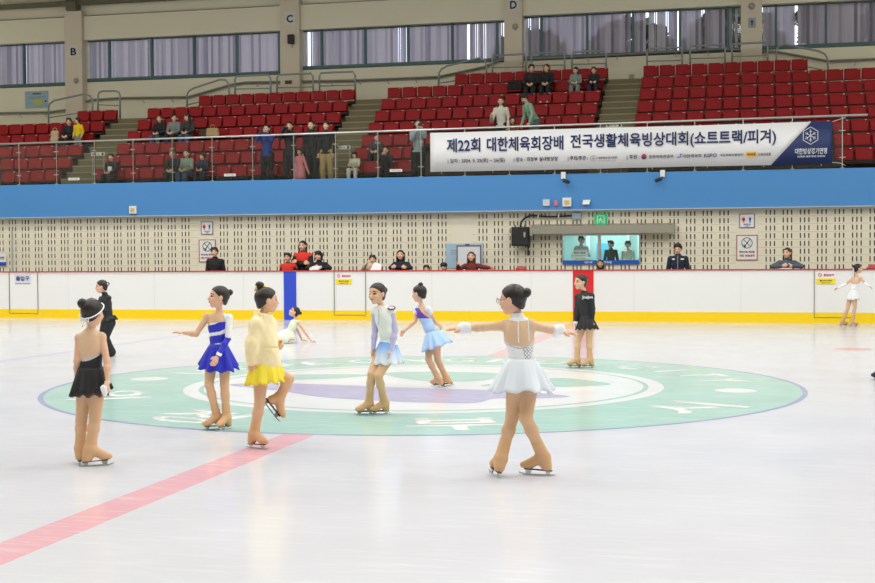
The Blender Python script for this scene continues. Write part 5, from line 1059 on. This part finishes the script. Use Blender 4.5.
# stand: on their feet at the balustrade
FL1 = fl(1); YB = 18.98
phone_m = BLACKP
def phone_arms(H, side=0): 
    s = H/1.65; z = .52*H+.54*s+.02; return dict(elL=(-.20*s, -.24, z-.20*s), elR=(.20*s, -.24, z-.20*s), wrL=(-.06, -.34, z), wrR=(.06, -.34, z))
def phone(r, H, cam_=False):
    s = H/1.65; z = .52*H+.56*s+.03
    if cam_: drop(MB().box((-.07, -.46, z-.05), (.07, -.36, z+.05)).tube([(0, -.45, z), (0, -.55, z)], .035, 12).build('photo_camera', BLACKP, r), 'black camera held up by the woman in black at the balustrade', 'camera')
    else: drop(MB().box((-.04, -.42, z-.06), (.04, -.41, z+.06)).build('phone', BLACKP, r), 'dark phone held up by the woman in royal blue jacket', 'phone')
for px, yt, lb, kw in (
    (267, 124.5, 'woman in royal blue jacket holding up a phone at the balustrade', dict(top=cloth_('cloth_royal', (42, 66, 150)), legs=CBLACK, hair='long', ph=1)),
    (290, 121.5, 'woman in black filming with a camera behind the pink coat girl', dict(top=CBLACK, legs=CBLACK, hair='long', ph=2)),
    (311.5, 120.5, 'long-haired woman all in black standing between camera woman and khaki trousers man', dict(top=CBLACK, legs=CBLACK, hair='long', ph=0)),
    (326.5, 121, 'man in black jacket and khaki trousers standing at the balustrade', dict(top=CBLACK, legs=CKHAKI, hair='short', ph=0)),
    (418, 119, 'woman in pale denim jacket stretching a phone over the rail left of the banner', dict(top=cloth_('cloth_pale_denim', (156, 170, 172)), legs=CBLACK, hair='short', ph=3))):
    ph = kw.pop('ph'); Yp = YB+(.3 if px == 290 else .12); p = at(px, yt, Yp); H = p[2]-FL1
    if ph in (1, 2): kw['arms'] = phone_arms(H)
    if ph == 3: kw['arms'] = dict(elL=(-.12, -.26, .52*H+.30), wrL=(.10, -.30, .52*H+.60), elR=(.24, -.22, .52*H+.36), wrR=(.17, -.32, .52*H+.60)); kw['hdir'] = (.4, -1, 0)
    r, f, _ = person(p[0], Yp, FL1, lb, H, 'stand', shoe=SHOE, **kw)
    if ph in (1, 2): phone(r, H, ph == 2)
    if ph == 3: drop(MB().box((.10, -.40, .52*H+.64), (.22, -.385, .52*H+.71)).build('phone', BLACKP, r), 'dark phone stretched out by the woman in pale denim', 'phone')
p = at(300, 150, YB-.1); r, f, _ = person(p[0], YB-.1, FL1, 'little girl in pink coat standing at the glass', p[2]-FL1, 'stand', top=cloth_('cloth_pink', (228, 140, 150)), legs=CNAVY, hair='short', child=True, hdir=(-.3, -1, 0), build=1.2,
    extra_top=[rc((0, 0, .50), (0, 0, .30), .13, .15)], arms=dict(elR=(.22, -.02, .46), wrR=(.27, -.08, .40)))
# seated in the stand
def sitter(px, k_, lb, H, dz=0, **kw):
    s_ = seat_near(px, k_); OPEN[s_] = 1; X, Y, Z = SEATS[s_]
    xx = at(px, 130, Y)[0]; return person(xx if abs(xx-X) < .1 else X, Y-.23, Z-.75+dz, lb, H, 'sit', **kw)
sitter(68, 4, 'man in black sitting left of the yellow jacket child', 1.60, top=CBLACK, legs=CBLACK, hdir=(.4, -1, 0))
r_ = at(78, 124, Y1+RD*3-.35); person(r_[0], Y1+RD*3-.34, fl(4), 'child in bright yellow jacket standing by the seated man in black', 1.10, 'stand', top=cloth_('cloth_yellow', (232, 196, 20)), legs=cloth_('cloth_grey_b', (130, 126, 116)), child=True, hdir=(-.8, -.6, 0), build=1.25)
sitter(159, 4, 'woman in black with blue trousers seated beside man in grey', 1.55, top=CBLACK, legs=CJEAN, hair='long', hdir=(.3, -1, 0))
sitter(173, 4, 'man in grey sweater seated between two people in black', 1.60, top=CGREY, legs=CNAVY, hdir=(.7, -.8, 0))
sitter(187, 4, 'long-haired woman in black and white turned to the man in grey', 1.58, top=(cloth_('cloth_bw', (60, 58, 60)), 'jacket'), legs=CJEAN, hair='long', hdir=(-.8, -.3, -.2), lean=.06)
rb, _f, jb = sitter(115, 1, 'boy in black jacket with white print seated alone in front row', 1.50, top=CBLACK, legs=CBLACK)
MB().box((-.05, -.15, jb['neck'][2]-.30), (.06, -.06, jb['neck'][2]-.14)).build('jacket_print', PAPER, rb)
sitter(170, 1, 'bareheaded man in black crouched low in the front row', 1.62, top=CBLACK, legs=CBLACK, hair='short', hm=mat('thin_hair', (120, 100, 86), .7), lean=.10)
sitter(190, 1, 'woman in grey-green jacket and jeans seated in front row', 1.62, top=cloth_('cloth_sage', (132, 142, 128)), legs=CJEAN, hair='long', shoe=SHOEW)
sitter(206, 1, 'child in navy tracksuit with white stripes seated in front row', 1.38, top=CNAVY, legs=CNAVY, child=True, hdir=(-.6, -.9, -.1), shoe=SHOEW)
sitter(357, 1, 'small child in cream jumper seated in the front row', 1.12, top=cloth_('cloth_cream', (206, 200, 176)), legs=CWHITE, child=True, hair='fringe', build=1.25)
sitter(371, 2, 'boy in dark grey top seated behind the cream jumper child', 1.42, top=cloth_('cloth_charcoal', (56, 56, 60)), legs=CBLACK, child=True, hdir=(.5, -.9, 0))
sitter(380.5, 1, 'person in black clasping hands to the face in front row', 1.40, top=CBLACK, legs=CBLACK, hair='bob', arms=dict(wrL=(-.05, -.26, .86), wrR=(.05, -.26, .86)))
for px, k_, yt, lb, kw in ((501, 3, 97.5, 'long-haired woman in white sweater standing above the banner', dict(top=cloth_('cloth_offwhite', (214, 212, 198)), legs=CBLACK, hair='long', arms=dict(wrL=(-.22, -.30, 1.12), elL=(-.26, -.05, .98)))),
                            (527, 3, 95, 'man in pale green jumper bending down beside woman in white', dict(top=cloth_('cloth_mint', (138, 172, 146)), legs=cloth_('cloth_teal', (80, 100, 108)), hair='short', lean=.26, rz=-.9, hdir=(0, -.8, -.6)))):
    Yp = Y1+RD*(k_-1)-.36; p = at(px, yt, Yp); H = (p[2]-fl(k_)) + (.06 if 'lean' in kw else 0); person(p[0]+(.22 if 'lean' in kw else 0), Yp, fl(k_), lb, H, 'stand', **kw)
sitter(515, 3, 'dark-haired person seated low between the standing woman and bending man', 1.35, top=cloth_('cloth_rust', (130, 74, 50)), legs=CBLACK, hair='bob', lean=.12, hdir=(.4, -1, -.5))
sitter(533, 7, 'man in black coat seated in the top rows beside the black bag', 1.70, top=CBLACK, legs=CBLACK, hdir=(.3, -1, -.15))
sitter(548, 7, 'long-haired woman in black coat seated right of the man in black coat', 1.66, top=CBLACK, legs=CBLACK, hair='long', hdir=(-.1, -1, -.1), shoe=SHOEW)
sitter(577, 7, 'long-haired girl in pale grey camouflage clothes in the top rows', 1.36, top=cloth_('cloth_mist', (128, 140, 134), scale=30), legs=cloth_('cloth_mist2', (120, 132, 128)), hair='long', child=True, hdir=(-.6, -.8, -.2))
sitter(595, 7, 'child in black with a white bag seated by the right stair', 1.30, top=CBLACK, legs=CNAVY, child=True)

# bags and belongings
def bag(px, k_, w, h, col, lb, dx=0., nm='bag', hand=True, shape='tote', dy=-.27, zz=.47):
    Y = Y1+RD*(k_-1); p = at(px, 130, Y); s_ = seat_near(px, k_); 
    if zz > .3: OPEN[s_] = 1
    o = empty(nm, (SEATS[s_][0] if abs(SEATS[s_][0]-p[0]) < .14 else p[0], Y+dy, SEATS[s_][2]-.75+zz), lb, 'bag'); m_ = cloth_('bag_'+str(px), col)
    q = sculpt('body', [rc((-w/2+.06, 0, .06), (w/2-.06, 0, .06), .07, .07), rc((-w/2+.07, 0, h-.06), (w/2-.07, 0, h-.06), .05, .05), rc((0, 0, .06), (0, 0, h-.06), .07, .06), rc((-w/2+.07, 0, .06), (-w/2+.08, 0, h-.06), .06, .05), rc((w/2-.07, 0, .06), (w/2-.08, 0, h-.06), .06, .05)], .012, [m_], o, cuts=[((0, 0, 0), (0, 0, -1))], wob=.003, kb=.06)
    if hand: MB().tube([(-.07, 0, h-.03), (-.06, 0, h+.07), (0, 0, h+.10), (.06, 0, h+.07), (.07, 0, h-.03)], .010, 8).build('handle', m_, o, smooth=True)
    return o
bag(57, 4, .30, .34, (196, 170, 140), 'beige shopping bag on the seat left of the man in black')
bag(203, 4, .30, .24, (66, 50, 40), 'dark brown bag on seat right of the woman in black and white', hand=False)
bag(216, 4, .42, .26, (176, 150, 108), 'beige furry bag on the seat right of the dark brown bag')
bag(516, 7, .46, .30, (24, 24, 26), 'black sports bag on the seat beside the man in black coat')
N_SEATS = build_seats()
